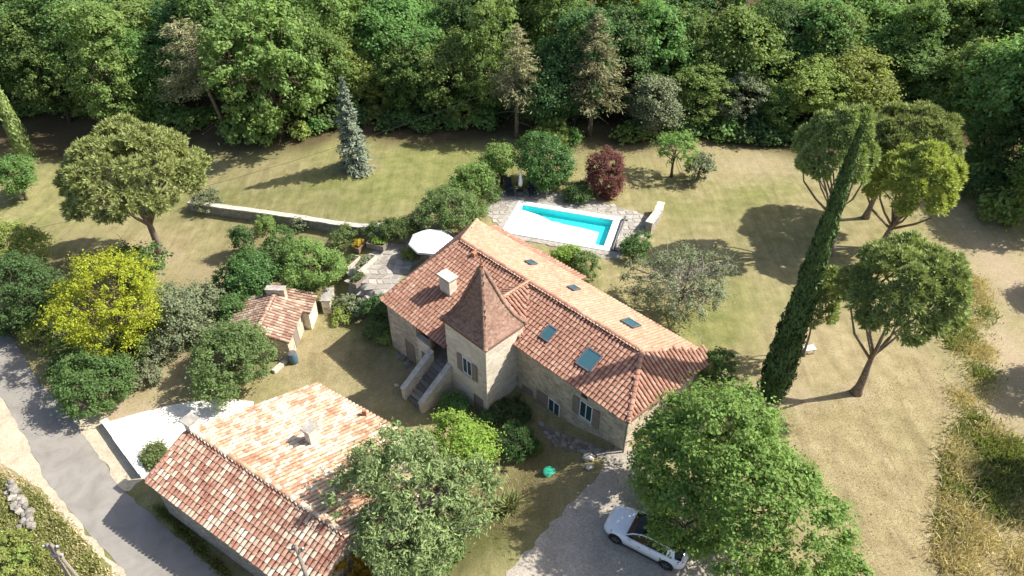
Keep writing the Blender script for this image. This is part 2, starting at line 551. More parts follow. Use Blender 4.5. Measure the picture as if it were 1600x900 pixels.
def zone(x, y):
    g = 0.40 + 0 * x
    g = g - 0.26 * S((x - 8) / 10) * S((40 - y) / 8) + 0.32 * S((y - 43) / 12) * S((12 - x) / 10)                  # upper lawn stays greener
    for (px, py, rx, ry, k) in ((600, 470, 4, 3, .3), (1110, 520, 3, 2.5, .7), (1090, 470, 5, 3, .4), (560, 300, 6, 3, .35), (340, 270, 6, 3, -.25), (90, 190, 7, 3, .5), (700, 250, 6, 3, .3),
                                 (1060, 330, 4, 2.5, .35), (700, 850, 3, 2.5, .5), (740, 840, 3, 2, .3), (1230, 280, 5, 3, .3), (1190, 300, 4, 2, .4), (1530, 620, 1.7, 9, .45), (1500, 480, 2, 5, .5), (1410, 650, 5, 8, -.25), (300, 370, 6, 3, -.3),
                                 (500, 560, 4, 3, -.15), (1300, 760, 4, 8, -.2), (640, 270, 6, 2, .25), (270, 840, 4, 1.5, .6), (90, 820, 3, 5, .6), (20, 880, 6, 5, .7)):
        cx, cy, _ = GT(px, py)
        g = g + k * gauss(x, y, cx, cy, rx, ry)
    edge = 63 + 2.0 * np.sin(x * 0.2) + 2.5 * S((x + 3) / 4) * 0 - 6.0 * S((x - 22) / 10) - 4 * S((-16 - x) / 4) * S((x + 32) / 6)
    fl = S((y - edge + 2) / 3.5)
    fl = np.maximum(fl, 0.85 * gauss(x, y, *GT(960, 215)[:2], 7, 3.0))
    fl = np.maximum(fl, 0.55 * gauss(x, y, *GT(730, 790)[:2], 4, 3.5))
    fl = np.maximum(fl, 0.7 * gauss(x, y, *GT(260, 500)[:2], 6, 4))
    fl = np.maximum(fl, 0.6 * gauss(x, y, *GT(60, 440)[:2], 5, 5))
    b = 0 * x
    for (px, py, rx, ry, k) in ((1575, 430, 2.6, 7, .9), (1585, 560, 2.2, 6, .9), (1595, 720, 2.0, 6, .9), (30, 680, 3, 4, .9), (10, 640, 4, 2, .8), (150, 690, 2.2, 3, 1.0), (190, 650, 5, 1.6, .9), (110, 800, 0.9, 5, .7),
                                 (560, 262, 1.6, 1.2, .8), (250, 400, 2, 1, .6), (1340, 615, 1.3, 1, .7), (60, 165, 5, 1.6, .7), (1240, 620, 2, 1, .6), (630, 600, 3, 2, .45), (300, 560, 3, 1.5, .6), (230, 590, 4, 2, .5), (330, 430, 4, 2, .5), (1180, 260, 6, 3, .5)):
        cx, cy, _ = GT(px, py)
        b = np.maximum(b, k * gauss(x, y, cx, cy, rx, ry))
    b = np.where(b < 0.06, 0, b)
    return np.clip(g, 0, 1), np.clip(fl, 0, 1), b

def axis(lo, a, b, hi, fine):
    L = [a]
    st = fine
    while L[-1] > lo:
        st *= 1.25; L.append(L[-1] - st)
    L = L[::-1]
    L += list(np.arange(a + fine, b, fine))
    st = fine
    while L[-1] < hi:
        st *= 1.25; L.append(L[-1] + st)
    return np.array(L)

PTL, PTR, PBR = (np.array(GT(*q)[:2]) for q in ((817, 321), (959, 345), (941, 386)))
_l = (PTR - PTL); PLEN = float(np.linalg.norm(_l)); PA = _l / PLEN
PB = np.array([PA[1], -PA[0]])
PWID = float((PBR - PTR) @ PB)
PZ = 0.06
def pool(a, b, z=0.0):
    q = PTL + PA * a + PB * b
    return (float(q[0]), float(q[1]), z)
def in_pool(X, Y, m=0.0):
    a = (X - PTL[0]) * PA[0] + (Y - PTL[1]) * PA[1]; b = (X - PTL[0]) * PB[0] + (Y - PTL[1]) * PB[1]
    return (a > -m) & (a < PLEN + m) & (b > -m) & (b < PWID + m)

def build_ground():
    xs = axis(-900, -48, 44, 900, 0.4); ys = axis(-400, 8, 76, 1500, 0.4)
    X, Y = np.meshgrid(xs, ys)
    Zz = hgt(X, Y)
    g, fl, b = zone(X, Y)
    nx, ny = len(xs), len(ys)
    V = np.stack([X, Y, Zz], -1).reshape(-1, 3)
    i = np.arange(ny - 1)[:, None] * nx + np.arange(nx - 1)[None, :]
    F = np.stack([i, i + 1, i + nx + 1, i + nx], -1).reshape(-1, 4)
    ip = in_pool(V[:, 0], V[:, 1], 0.05)
    F = F[~ip[F].any(1)]
    me = bpy.data.meshes.new('ground')
    me.vertices.add(len(V)); me.vertices.foreach_set('co', V.astype(np.float32).ravel())
    me.loops.add(F.size); me.loops.foreach_set('vertex_index', F.astype(np.int32).ravel())
    me.polygons.add(len(F)); me.polygons.foreach_set('loop_start', np.arange(0, F.size, 4, dtype=np.int32))
    me.polygons.foreach_set('use_smooth', np.ones(len(F), bool))
    me.update(calc_edges=True)
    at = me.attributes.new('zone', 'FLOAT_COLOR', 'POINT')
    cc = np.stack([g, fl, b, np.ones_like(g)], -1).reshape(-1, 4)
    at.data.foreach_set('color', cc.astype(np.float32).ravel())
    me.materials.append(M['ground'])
    o = link('ground', me)
    o['kind'] = 'structure'
build_ground()

# road, verge, court, drive
def asphalt():
    a = NT('asphalt')
    f = a.noise(40, 4, 0.8); m = a.noise(0.7, 5, 0.65, dist=0.8)
    c = a.ramp(m, [(0.28, (0.205, 0.186, 0.160)), (0.5, (0.255, 0.234, 0.204)), (0.75, (0.300, 0.278, 0.245))])
    c = a.mix(0.7, c, a.ramp(f, [(0.25, 0.7), (0.75, 1.3)]), 'MULTIPLY')
    a.base(c, 0.95, 0.15); a.bump(f, 0.3, 0.02); M['asphalt'] = a.m
def gravel(name, lo, mid_, hi):
    a = NT(name)
    vo = a.n('TexVoronoi', feature='F1'); vo.inputs['Scale'].default_value = 26; a.l(a.pos(), vo.inputs['Vector'])
    sep = a.n('SeparateColor'); a.l(vo.outputs['Color'], sep.inputs[0])
    c = a.ramp(sep.outputs[0], [(0.0, lo), (0.5, mid_), (1.0, hi)])
    c = a.mix(0.8, c, a.ramp(a.noise(0.8, 5, 0.65), [(0.25, 0.7), (0.75, 1.2)]), 'MULTIPLY')
    c = a.mix(0.5, c, a.ramp(a.noise(5, 5, 0.7), [(0.25, 0.6), (0.75, 1.3)]), 'MULTIPLY')
    a.base(c, 0.95, 0.1); a.bump(vo.outputs['Distance'], 0.35, 0.02); M[name] = a.m
asphalt()
gravel('gravel_drive', (0.29, 0.25, 0.20), (0.37, 0.325, 0.265), (0.45, 0.40, 0.33))
gravel('gravel_white', (0.62, 0.58, 0.50), (0.74, 0.70, 0.62), (0.82, 0.79, 0.72))
gravel('gravel_verge', (0.40, 0.335, 0.235), (0.46, 0.395, 0.285), (0.53, 0.465, 0.35))

ROAD = pxpoly([(-110, 380), (0, 495), (30, 545), (62, 598), (118, 655), (150, 705), (190, 765), (232, 800), (290, 850), (370, 925), (480, 1010), (330, 1010), (200, 900), (120, 812), (72, 752), (55, 715), (25, 655), (0, 618), (-110, 510)])
sheet('road', jitter_outline(ROAD, 0.5, 0.05, 3), 'asphalt', 0.022)
VERGE = pxpoly([(-40, 600), (2, 617), (27, 655), (57, 715), (74, 752), (122, 812), (202, 900), (260, 960), (235, 960), (180, 895), (105, 815), (60, 765), (20, 735), (-40, 690)])
sheet('road_verge', jitter_outline(VERGE, 0.4, 0.10, 4), 'gravel_verge', 0.012)
APRON = pxpoly([(112, 645), (165, 652), (172, 668), (226, 748), (205, 768), (186, 760), (148, 705), (116, 655)])
sheet('apron', jitter_outline(APRON, 0.4, 0.08, 5), 'gravel_verge', 0.034)
COURT = pxpoly([(166, 662), (240, 640), (340, 622), (395, 628), (400, 660), (330, 690), (290, 730), (262, 762), (228, 752)])
sheet('court', jitter_outline(COURT, 0.5, 0.06, 6), 'gravel_white', 0.045)
DRIVE = pxpoly([(962, 698), (940, 735), (912, 770), (868, 815), (820, 865), (770, 925), (760, 1000), (1250, 1000), (1180, 900), (1130, 820), (1060, 760), (1012, 720), (990, 700)])
sheet('driveway', jitter_outline(DRIVE, 0.4, 0.13, 7), 'gravel_drive', 0.015)

# paved terraces: a bed plus loose-cut flags
def flags(name, poly, size, mat, thick=0.05, zf=None, seed=0, gap=0.05, hole=None):
    zf = zf or Z
    r = np.random.default_rng(seed)
    A = np.array(poly)
    x0, y0 = A.min(0); x1, y1 = A.max(0)
    nx = int((x1 - x0) / size) + 2; ny = int((y1 - y0) / size) + 2
    P = np.zeros((nx + 1, ny + 1, 2))
    for i in range(nx + 1):
        for j in range(ny + 1):
            P[i, j] = (x0 + (i - 0.5 + (j % 2) * 0.4) * size + r.normal(0, size * 0.13), y0 + (j - 0.5) * size + r.normal(0, size * 0.13))
    mb = MB()
    for i in range(nx):
        for j in range(ny):
            q = np.array([P[i, j], P[i + 1, j], P[i + 1, j + 1], P[i, j + 1]])
            c = q.mean(0)
            if not inside(poly, *c) or (hole and hole(*c)): continue
            q = c + (q - c) * (1 - gap / size * 2)
            z = zf(*c) + r.uniform(-0.012, 0.012) + thick
            t = r.normal(0, 0.02, 2)
            lo = [(p[0], p[1], zf(*c) - 0.05) for p in q]
            hi = [(p[0], p[1], z + t[0] * (p[0] - c[0]) + t[1] * (p[1] - c[1])) for p in q]
            mb.add(lo + hi, [(4, 5, 6, 7), (0, 1, 5, 4), (1, 2, 6, 5), (2, 3, 7, 6), (3, 0, 4, 7)])
    o = mb.build(name, mat)
    return o
POOLT = pxpoly([(762, 335), (768, 312), (782, 300), (800, 296), (850, 296), (905, 306), (960, 322), (1012, 338), (1020, 350), (1000, 372), (972, 402), (940, 402), (880, 388), (800, 372)])
pt = sheet('pool_terrace', jitter_outline(POOLT, 0.5, 0.08, 8), 'stone_grey', 0.02, hole=lambda x, y: bool(in_pool(x, y, 0.05)))
TERR = pxpoly([(545, 470), (548, 425), (575, 400), (612, 385), (655, 372), (700, 358), (715, 372), (650, 410), (622, 440), (605, 462), (585, 478)])
tt = sheet('terrace', jitter_outline(TERR, 0.5, 0.08, 9), 'stone_grey', 0.02)
# the pool side: flags everywhere except over the pool itself
fo = flags('paving', POOLT, 0.55, 'flagstone', 0.05, seed=2, hole=lambda x, y: bool(in_pool(x, y, 0.72))); fo['kind'] = 'stuff'; fo.parent = pt
fo2 = flags('paving', TERR, 0.6, 'flagstone', 0.05, seed=3); fo2['kind'] = 'stuff'; fo2.parent = tt

# ------------------------------------------------------------------ tiled roofs
def canal_tile(w, L, rise, taper=0.82, seg=5, lip=True, back=0.0):
    V = []; F = []
    rings = [(0.0, w / 2, rise, 0.035), (L, w / 2 * taper, rise * taper, 0.0)]
    for (y, r, h, z) in rings:
        for k in range(seg + 1):
            t = math.pi * k / seg
            V.append((-r * math.cos(t), y, z + h * math.sin(t)))
    n = seg + 1
    for k in range(seg):
        F.append((k, n + k, n + k + 1, k + 1))
    if lip:
        b = len(V)
        r, h, z = w / 2 * 0.80, rise * 0.74, 0.035
        for k in range(seg + 1):
            t = math.pi * k / seg
            V.append((-r * math.cos(t), 0.0, z + h * math.sin(t) - 0.0))
        for k in range(seg):
            F.append((k, k + 1, b + k + 1, b + k))
    return np.array(V), F

def flat_tile(w, L, t=0.018):
    x = w / 2
    V = [(-x, 0, 0.03), (x, 0, 0.03), (x, L, 0.0), (-x, L, 0.0), (-x, 0, 0.03 - t), (x, 0, 0.03 - t)]
    F = [(0, 1, 2, 3), (4, 5, 1, 0)]
    return np.array(V), F

TILES = {
    'canal': canal_tile(0.232, 0.45, 0.085),
    'low': canal_tile(0.235, 0.42, 0.045),
    'ridge': canal_tile(0.30, 0.46, 0.12, 0.86),
    'flat': flat_tile(0.17, 0.22),
}

class Roof:
    def __init__(self, thing, org):
        self.thing = thing; self.org = org
        self.deck = MB(); self.t = []           # (pos, 3x3, key, material)
    def plane(self, P, eave):
        P = [Vector(p) for p in P]
        n = (P[1] - P[0]).cross(P[2] - P[0]).normalized()
        if n.z < 0: n = -n
        e = Vector(eave); e = (e - n * e.dot(n)).normalized()
        d = e.cross(n).normalized()
        if d.z > 0: d = -d; e = -e
        return P, n, e, d
    def facet(self, P, eave, key, mat, pitch, course, deck=True, drop=0.05, lift=0.0, jit=0.006, seed=1, down=None):
        r = np.random.default_rng(seed)
        P, n, e, d = self.plane(P, eave)
        o = P[0]
        if down is not None:
            dn = Vector(down); dn = (dn - n * dn.dot(n)).normalized()
            if dn.dot(d) < 0: dn = -dn
            k_ = e.dot(dn)
            def co(w):
                we, wd = w.dot(e), w.dot(dn)
                b_ = (wd - k_ * we) / (1 - k_ * k_)
                return (we - k_ * b_, b_)
            poly = [co(p - o) for p in P]
            d = dn
        else:
            poly = [((p - o).dot(e), (p - o).dot(d)) for p in P]
        ex = (n.cross(d)).normalized()
        if ex.dot(e) < 0: ex = -ex
        a0 = min(q[0] for q in poly); a1 = max(q[0] for q in poly)
        b0 = min(q[1] for q in poly); b1 = max(q[1] for q in poly)
        na = int(round((a1 - a0) / pitch)); pa = (a1 - a0) / na
        R = np.array([[ex.x, -d.x, n.x], [ex.y, -d.y, n.y], [ex.z, -d.z, n.z]])
        for i in range(na):
            a = a0 + (i + 0.5) * pa
            j = 0
            while True:
                b = b1 + 0.06 - j * course
                if b < b0 - course: break
                j += 1
                if not inside(poly, a, b - course * 0.5): continue
                aa = a + r.normal(0, jit)
                if key == 'flat' and j % 2: aa += pitch * 0.5
                pos = o + e * aa + d * (b + r.normal(0, jit * 1.5)) + n * (lift + r.normal(0, jit * 0.5))
                an = r.normal(0, 0.018)
                c, s = math.cos(an), math.sin(an)
                Rj = R @ np.array([[c, -s, 0], [s, c, 0], [0, 0, 1]])
                self.t.append((np.array(pos), Rj, key, mat))
        if deck:
            self.deck.add([p - n * 0.0 for p in P] + [p - Vector((0, 0, 0.10)) for p in P],
                          [list(range(len(P))), list(range(2 * len(P) - 1, len(P) - 1, -1))] + [(i, len(P) + i, len(P) + (i + 1) % len(P), (i + 1) % len(P)) for i in range(len(P))])
    def line(self, A, B, mat, key='ridge', step=0.36, lift=0.03):
        A = Vector(A); B = Vector(B)
        if A.z > B.z: A, B = B, A
        y = (B - A).normalized()
        x = y.cross(Vector((0, 0, 1))).normalized()
        z = x.cross(y)
        R = np.array([[x.x, y.x, z.x], [x.y, y.y, z.y], [x.z, y.z, z.z]])
        k = int((B - A).length / step)
        for i in range(k):
            self.t.append((np.array(A + y * (i * step) + z * lift), R, key, mat))
    def build(self, deck_mat, n_single, cover=None):
        roof = self.deck.build('roof', deck_mat, self.thing)
        org = np.array(self.org)
        vis = []
        for i, (p, R, k, m) in enumerate(self.t):
            x, y, dd = PX(*p)
            if 4 < x < 1596 and 4 < y < 896 and k == 'canal' and (cover is None or not cover(x, y)):
                face = R[:, 2] @ (np.array((0, 0, CAM_H)) - p) / dd
                vis.append((dd / max(0.2, face), i))
        vis.sort()
        single = set(i for _, i in vis[:n_single])
        meshes = {}
        VV = []; FF = []; MI = []; mats = []; nb = 0
        for i, (p, R, k, m) in enumerate(self.t):
            V, F = TILES[k]
            if i in single:
                if (k, m) not in meshes:
                    meshes[(k, m)] = mesh_from('tile', V, F, (m,))
                ob = bpy.data.objects.new('tile', meshes[(k, m)])
                COL.objects.link(ob)
                ob.parent = roof
                M4 = Matrix([[*R[0], 0], [*R[1], 0], [*R[2], 0], [0, 0, 0, 1]])
                ob.rotation_mode = 'QUATERNION'
                ob.rotation_quaternion = M4.to_quaternion()
                ob.location = p - org
            else:
                if m not in mats: mats.append(m)
                VV.append((V @ R.T) + (p - org))
                FF += [[nb + q for q in f] for f in F]
                MI += [mats.index(m)] * len(F)
                nb += len(V)
        me = mesh_from('tile_field', np.concatenate(VV), FF, mats, False, MI)
        f = link('tile_field', me, roof)
        f['kind'] = 'stuff'
        return roof

# ------------------------------------------------------------------ openings shared by the buildings
def opening(thing, org_fr, c, w, h, kind, depth=0.12, shutters=0, frame='white_paint', glass='window_glass', panes=2, open_ang=None):
    """c: centre of the sill line on the wall face; org_fr(a, b, z): a along the wall, b outwards"""
    f = MB()
    t = 0.07
    x0, x1, z0, z1 = -w / 2, w / 2, 0, h
    F = lambda a, b, z: org_fr(c[0] + a, b, c[1] + z)
    f.box((x0, -0.02, z0), (x0 + t, 0.035, z1), F); f.box((x1 - t, -0.02, z0), (x1, 0.035, z1), F)
    f.box((x0 + t, -0.02, z1 - t), (x1 - t, 0.033, z1), F); f.box((x0 + t, -0.02, z0), (x1 - t, 0.033, z0 + t), F)
    if kind == 'window':
        f.box((-0.03, -0.02, z0 + t), (0.03, 0.03, z1 - t), F)
    win = f.build(kind, frame if kind == 'window' else 'shutter_paint', thing)
    if kind == 'window':
        for s in (-1, 1):
            p = MB()
            p.box((min(s * 0.03, s * (w / 2 - t)), -0.015, z0 + t), (max(s * 0.03, s * (w / 2 - t)), 0.012, z1 - t), F)
            p.build('pane', glass, win)
        sl_ = MB(); sl_.box((x0 - 0.12, -0.02, z0 - 0.09), (x1 + 0.12, 0.12, z0 - 0.002), F); sl_.build('sill', 'stone_pale', win)
    else:
        k = max(2, int(w / 0.2))
        bw = (w - 2 * t) / k
        for i in range(k):
            p = MB(); p.box((x0 + t + i * bw + 0.006, -0.015, z0 + 0.02), (x0 + t + (i + 1) * bw - 0.006, 0.018, z1 - t), F)
            p.build('board', 'shutter_paint', win)
    sw = w / 2 + 0.02
    for s in ((-1, 1) if shutters == 2 else ((-1,) if shutters == 1 else ())):
        if shutters == 1: sw = w * 0.95
        a0 = s * (w / 2 + 0.02); a1 = s * (w / 2 + 0.02 + sw)
        lo, hi = min(a0, a1), max(a0, a1)
        sh = MB()
        sh.box((lo, 0.02, z0 + 0.22), (hi, 0.045, z0 + 0.32), F)
        so_ = sh.build('shutter', 'shutter_paint', thing)
        sh = MB(); sh.box((lo, 0.02, z1 - 0.32), (hi, 0.045, z1 - 0.22), F); sh.build('batten', 'shutter_paint', so_)
        k = 4
        bw = (hi - lo) / k
        for i in range(k):
            p = MB(); p.box((lo + i * bw + 0.004, 0.046, z0 - 0.02), (lo + (i + 1) * bw - 0.004, 0.075, z1 + 0.02), F)
            p.build('board', 'shutter_paint', so_)
    return win

# ------------------------------------------------------------------ farmhouse
HO = W(-22, 24, -2)
house = empty('farmhouse', HO, 'stone farmhouse with red tiled roof, skylights and a square pointed tower', 'house')
UL, UR = -31.35, -13.15          # wall ends
VF1, VF2, VB = 19.45, 21.95, 29.15   # front of the left wing, front of the right wing, rear
SLP = 0.41
RZ, RV = 4.2, 25.3
zr = lambda v: RZ - SLP * abs(v - RV)
ULB = -32.7
def house_walls():
    b = MB()
    zb = -3.6
    # left wing front with a loggia opening beside the tower (porch between u = -27.6 and the tower)
    PT = 0.28
    e1 = zr(VF1) - 0.12
    # left wing volume, outline in plan up to the porch
    def poly(Pl, top):
        n = len(Pl)
        lo = [W(u, v, zb) for u, v in Pl]; hi = [W(u, v, top(u, v)) for u, v in Pl]
        F = [(i, (i + 1) % n, n + (i + 1) % n, n + i) for i in range(n)] + [list(range(n, 2 * n))]
        b.add(lo + hi, F)
    def roofz(u, v):
        return zr(v) - 0.14
    def hipz(u, v):
        # left hip plane through ridge end and the two eave corners
        A = Vector((-30.2, 25.3, 4.2)); B = Vector((-31.6, 19.2, 1.7)); Cc = Vector((-33.1, 29.4, 2.5))
        n = (B - A).cross(Cc - A)
        return A.z - (n.x * (u - A.x) + n.y * (v - A.y)) / n.z
    top = lambda u, v: min(roofz(u, v), hipz(u, v) - 0.12)
    vp = 20.9                         # back wall of the porch
    poly([(UL, VF1), (-28.3, VF1), (-28.3, vp), (-25.0, vp), (-25.0, RV), (-30.3, RV)], top)
    poly([(-30.3, RV), (-25.0, RV), (-25.0, VB), (ULB, VB)], top)
    poly([(UL, VF1), (-30.3, RV), (ULB, VB), (-31.9, 24.3)], top)
    poly([(-25.0, VF2), (UR, VF2), (UR + 0.05, RV), (-25.0, RV)], lambda u, v: min(roofz(u, v), 2.62 + 0.9 * max(0, -13.0 - u)))
    poly([(-25.0, RV), (UR + 0.05, RV), (UR - 0.2, VB), (-25.0, VB)], lambda u, v: min(roofz(u, v), 2.55 + 0.9 * max(0, -13.0 - u)))
    b.build('wall', 'wall_stone', house)
    # porch: floor, low front wall, lintel posts
    p = MB()
    p.box((-28.29, VF1 + 0.02, zb), (-25.06, vp - 0.01, -0.72), W)
    p.build('porch_floor', 'stone_grey', house)
    p = MB()
    p.box((-28.29, VF1, zb), (-26.95, VF1 + 0.3, 0.28), W)
    p.box((-28.34, VF1 - 0.05, 0.283), (-26.9, VF1 + 0.36, 0.38), W)
    p.build('parapet', 'wall_lime', house)
    p = MB(); p.box((-26.98, VF1 + 0.03, -0.70), (-26.80, VF1 + 0.21, 1.55), W); p.build('post', 'wood_brown', house)
    p = MB(); p.box((-28.29, VF1 + 0.02, 1.42), (-25.1, VF1 + 0.24, 1.60), W); p.build('beam', 'wood_brown', house)
house_walls()

def front_frame(v):
    return lambda a, b, z: W(a, v - b, z)
FW1, FW2 = front_frame(VF1), front_frame(VF2)
opening(house, FW1, (-29.2, -2.5), 0.95, 1.75, 'door')
opening(house, FW1, (-27.4, -2.45), 1.0, 1.8, 'door')
opening(house, front_frame(20.9), (-26.2, -0.7), 1.0, 2.0, 'door')
opening(house, FW2, (-15.95, 0.35), 0.95, 1.35, 'window', shutters=2)
opening(house, FW2, (-18.35, -1.75), 0.95, 1.75, 'window', shutters=1)
b = MB(); b.box((-16.35, VF2 - 0.03, 2.02), (-15.95, VF2 + 0.05, 2.24), W); b.build('vent', 'dark_metal', house)
# low door by the tower foot
opening(house, FW2, (-20.55, -2.0), 0.9, 1.5, 'door')

# tower
TU0, TU1, TV0, TV1, TZ = -25.15, -21.55, 19.42, 22.45, 3.95
b = MB()
b.box((TU0, TV0, -3.6), (TU1, TV1, TZ), W)
b.build('tower_wall', 'wall_lime', house)
TF = front_frame(TV0)
opening(house, TF, (-23.25, 0.55), 0.85, 1.30, 'window', shutters=2)
opening(house, TF, (-22.35, -2.1), 0.85, 1.35, 'door')

RF = Roof(house, HO)
FL = W(-31.6, 19.2, 1.7); RL = W(-33.1, 29.4, 2.5); R0 = W(-30.2, RV, RZ); R1 = W(-14.97, RV, RZ)
FR = W(-12.95, 21.7, 2.7); RR = W(-13.35, 29.4, 2.5)
UDIR = Vector(W(1, 0, 0)); VDIR = Vector(W(0, 1, 0))
zl = lambda v: RZ - SLP * (RV - v)
RF.facet([W(-31.6, 19.2, zl(19.2)), W(-25.1, 19.2, zl(19.2)), W(-25.1, RV, RZ), R0], UDIR, 'canal', 'tile_red', 0.272, 0.33, seed=2)
RF.facet([W(-25.1, 21.7, zl(21.7)), W(-12.95, 21.7, zl(21.7)), R1, W(-25.1, RV, RZ)], UDIR, 'canal', 'tile_red', 0.272, 0.33, seed=3)
RF.facet([R0, R1, RR, RL], UDIR, 'low', 'tile_pink', 0.245, 0.31, seed=4)
RF.facet([FL, R0, RL], Vector(RL) - Vector(FL), 'canal', 'tile_red', 0.272, 0.33, seed=5)
RF.facet([R1, FR, W(-12.55, 28.7, 2.42), RR], Vector(W(-12.7, 28.9, 2.5)) - Vector(FR), 'canal', 'tile_red', 0.272, 0.33, seed=6)
# lean-to behind
LT = [W(-32.4, 29.2, 2.28), W(-23.3, 29.2, 2.28), W(-23.3, 30.5, 1.85), W(-32.4, 30.5, 1.85)]
RF.facet(LT, UDIR, 'canal', 'tile_red', 0.272, 0.33, seed=7)
RF.line(R0, R1, 'tile_red'); RF.line(FL, R0, 'tile_red'); RF.line(RL, R0, 'tile_pink'); RF.line(FR, R1, 'tile_red'); RF.line(RR, R1, 'tile_pink')
# saddle between the tower and the ridge
SA = W(-23.75, 22.0, 4.24); SB = W(-23.75, RV - 0.03, 4.19)
E0 = W(-21.2, 22.0, 2.86); E1 = W(-26.2, 22.0, 2.86)
RF.facet([SA, SB, E0], VDIR, 'canal', 'tile_red', 0.272, 0.33, deck=True, lift=0.05, seed=8)
RF.facet([SB, SA, E1], VDIR, 'canal', 'tile_red', 0.272, 0.33, deck=True, lift=0.05, seed=9)
RF.line(SA, SB, 'tile_pink', lift=0.07)
# tower roof: four bell-cast faces of small plain tiles
AP = Vector(W((TU0 + TU1) / 2, (TV0 + TV1) / 2, 8.15))
ov = 0.16
TC = [W(TU0 - ov, TV0 - ov, TZ - 0.04), W(TU1 + ov, TV0 - ov, TZ - 0.04), W(TU1 + ov, TV1 + ov, TZ - 0.04), W(TU0 - ov, TV1 + ov, TZ - 0.04)]
def tower_ring(k):
    # profile: flared foot, then steep
    prof = [(1.0, 0.0), (0.73, 0.15), (0.49, 0.37), (0.0, 1.0)]
    s, h = prof[k]
    cx, cy = AP.x, AP.y
    return [Vector((cx + (c[0] - cx) * s, cy + (c[1] - cy) * s, c[2] + (AP.z - c[2]) * h)) for c in TC]
rings = [tower_ring(k) for k in range(4)]
for side in range(4):
    i, j = side, (side + 1) % 4
    ed = rings[0][j] - rings[0][i]
    for k in range(3):
        q = [rings[k][i], rings[k][j], rings[k + 1][j], rings[k + 1][i]]
        if k == 2: q = q[:3]
        RF.facet(q, ed, 'flat', 'tile_brown', 0.17, 0.11, seed=20 + side * 3 + k, jit=0.004)
    for k in range(3):
        RF.line(rings[k][i], rings[k + 1][i] if k < 2 else AP, 'tile_brown', step=0.3, lift=-0.04)
RF.build('deck_dark', 300, cover=lambda x, y: (x - 1090) ** 2 / 110 ** 2 + (y - 660) ** 2 / 80 ** 2 < 1 or (690 < x < 830 and 420 < y < 545))
b = MB(); b.lathe(tuple(AP - Vector((0, 0, 0.12))), [(0.10, 0), (0.12, 0.1), (0.05, 0.16), (0.05, 0.30), (0.08, 0.36), (0.02, 0.48)], 8); b.build('finial', 'terracotta', house)

# chimney of the house
def chimney(thing, c, w, d, z0, z1, frame, mat='wall_lime', cap='stone_pale', slots=True):
    b = MB()
    b.box((c[0] - w / 2, c[1] - d / 2, z0), (c[0] + w / 2, c[1] + d / 2, z1), frame)
    ch = b.build('chimney', mat, thing)
    b = MB()
    for sx in (-1, 1):
        for sy in (-1, 1):
            b.box((c[0] + sx * (w / 2 - 0.10) - 0.09, c[1] + sy * (d / 2 - 0.10) - 0.09, z1), (c[0] + sx * (w / 2 - 0.10) + 0.09, c[1] + sy * (d / 2 - 0.10) + 0.09, z1 + 0.2), frame)
    b.build('cap_support', mat, ch)
    b = MB(); b.box((c[0] - w / 2 - 0.10, c[1] - d / 2 - 0.10, z1 + 0.2), (c[0] + w / 2 + 0.10, c[1] + d / 2 + 0.10, z1 + 0.30), frame); b.build('cap', cap, ch)
    return ch
chimney(house, (-28.0, 22.15), 1.0, 0.62, 2.2, 3.85, W)

def skylight(u, v, wu, wv, sgn):
    """roof window flush in the slope; sgn -1 front slope, +1 rear"""
    def fr(a, b, z):
        vv = v + b * math.cos(math.atan(SLP))
        sl_ = SLP if sgn < 0 else -(1.7 / 4.1)
        zz = (RZ - SLP * (RV - v)) if sgn < 0 else RZ - (1.7 / 4.1) * (v - RV)
        n = Vector((0, -sl_, 1)).normalized()
        return W(u + a, vv + n.y * z, zz + sl_ * b * math.cos(math.atan(SLP)) + n.z * z)
    f = MB()
    t = 0.09
    f.box((-wu / 2, -wv / 2, 0.0), (-wu / 2 + t, wv / 2, 0.17), fr); f.box((wu / 2 - t, -wv / 2, 0.0), (wu / 2, wv / 2, 0.17), fr)
    f.box((-wu / 2 + t, -wv / 2, 0.0), (wu / 2 - t, -wv / 2 + t, 0.168), fr); f.box((-wu / 2 + t, wv / 2 - t, 0.0), (wu / 2 - t, wv / 2, 0.168), fr)
    s = f.build('skylight', 'zinc', house)
    p = MB(); p.box((-wu / 2 + t, -wv / 2 + t, 0.0), (wu / 2 - t, wv / 2 - t, 0.145), fr); p.build('pane', 'skylight_glass', s)
def rz_uv(px, py, sgn):
    z = 3.5
    for _ in range(30):
        x, y, _q = G(px, py, z)
        v = (x + y) * C45
        z = RZ - SLP * (RV - v) if sgn < 0 else RZ - (1.7 / 4.1) * (v - RV)
        z += 0.12
    return (x - y) * C45, v
for (px, py, wu, wv, sg) in ((858, 520, 0.75, 1.0, -1), (921, 561, 1.1, 1.25, -1), (829, 410, 0.62, 0.75, 1), (896, 450, 0.62, 0.75, 1), (985, 505, 1.0, 0.95, 1)):
    u_, v_ = rz_uv(px, py, sg)
    skylight(u_, v_, wu, wv, sg)
u_, v_ = rz_uv(742, 396, -1)
b = MB(); b.box((u_ - 0.14, v_ - 0.2, 3.2), (u_ + 0.14, v_ + 0.1, RZ - SLP * (RV - v_) + 0.25), W); b.build('roof_vent', 'terracotta', house)
# gutters and downpipe
b = MB(); b.tube([W(-13.08, 21.86, 2.55), W(-13.08, 21.86, -0.4)], 0.05, 8); b.build('downpipe', 'zinc', house, smooth=True)
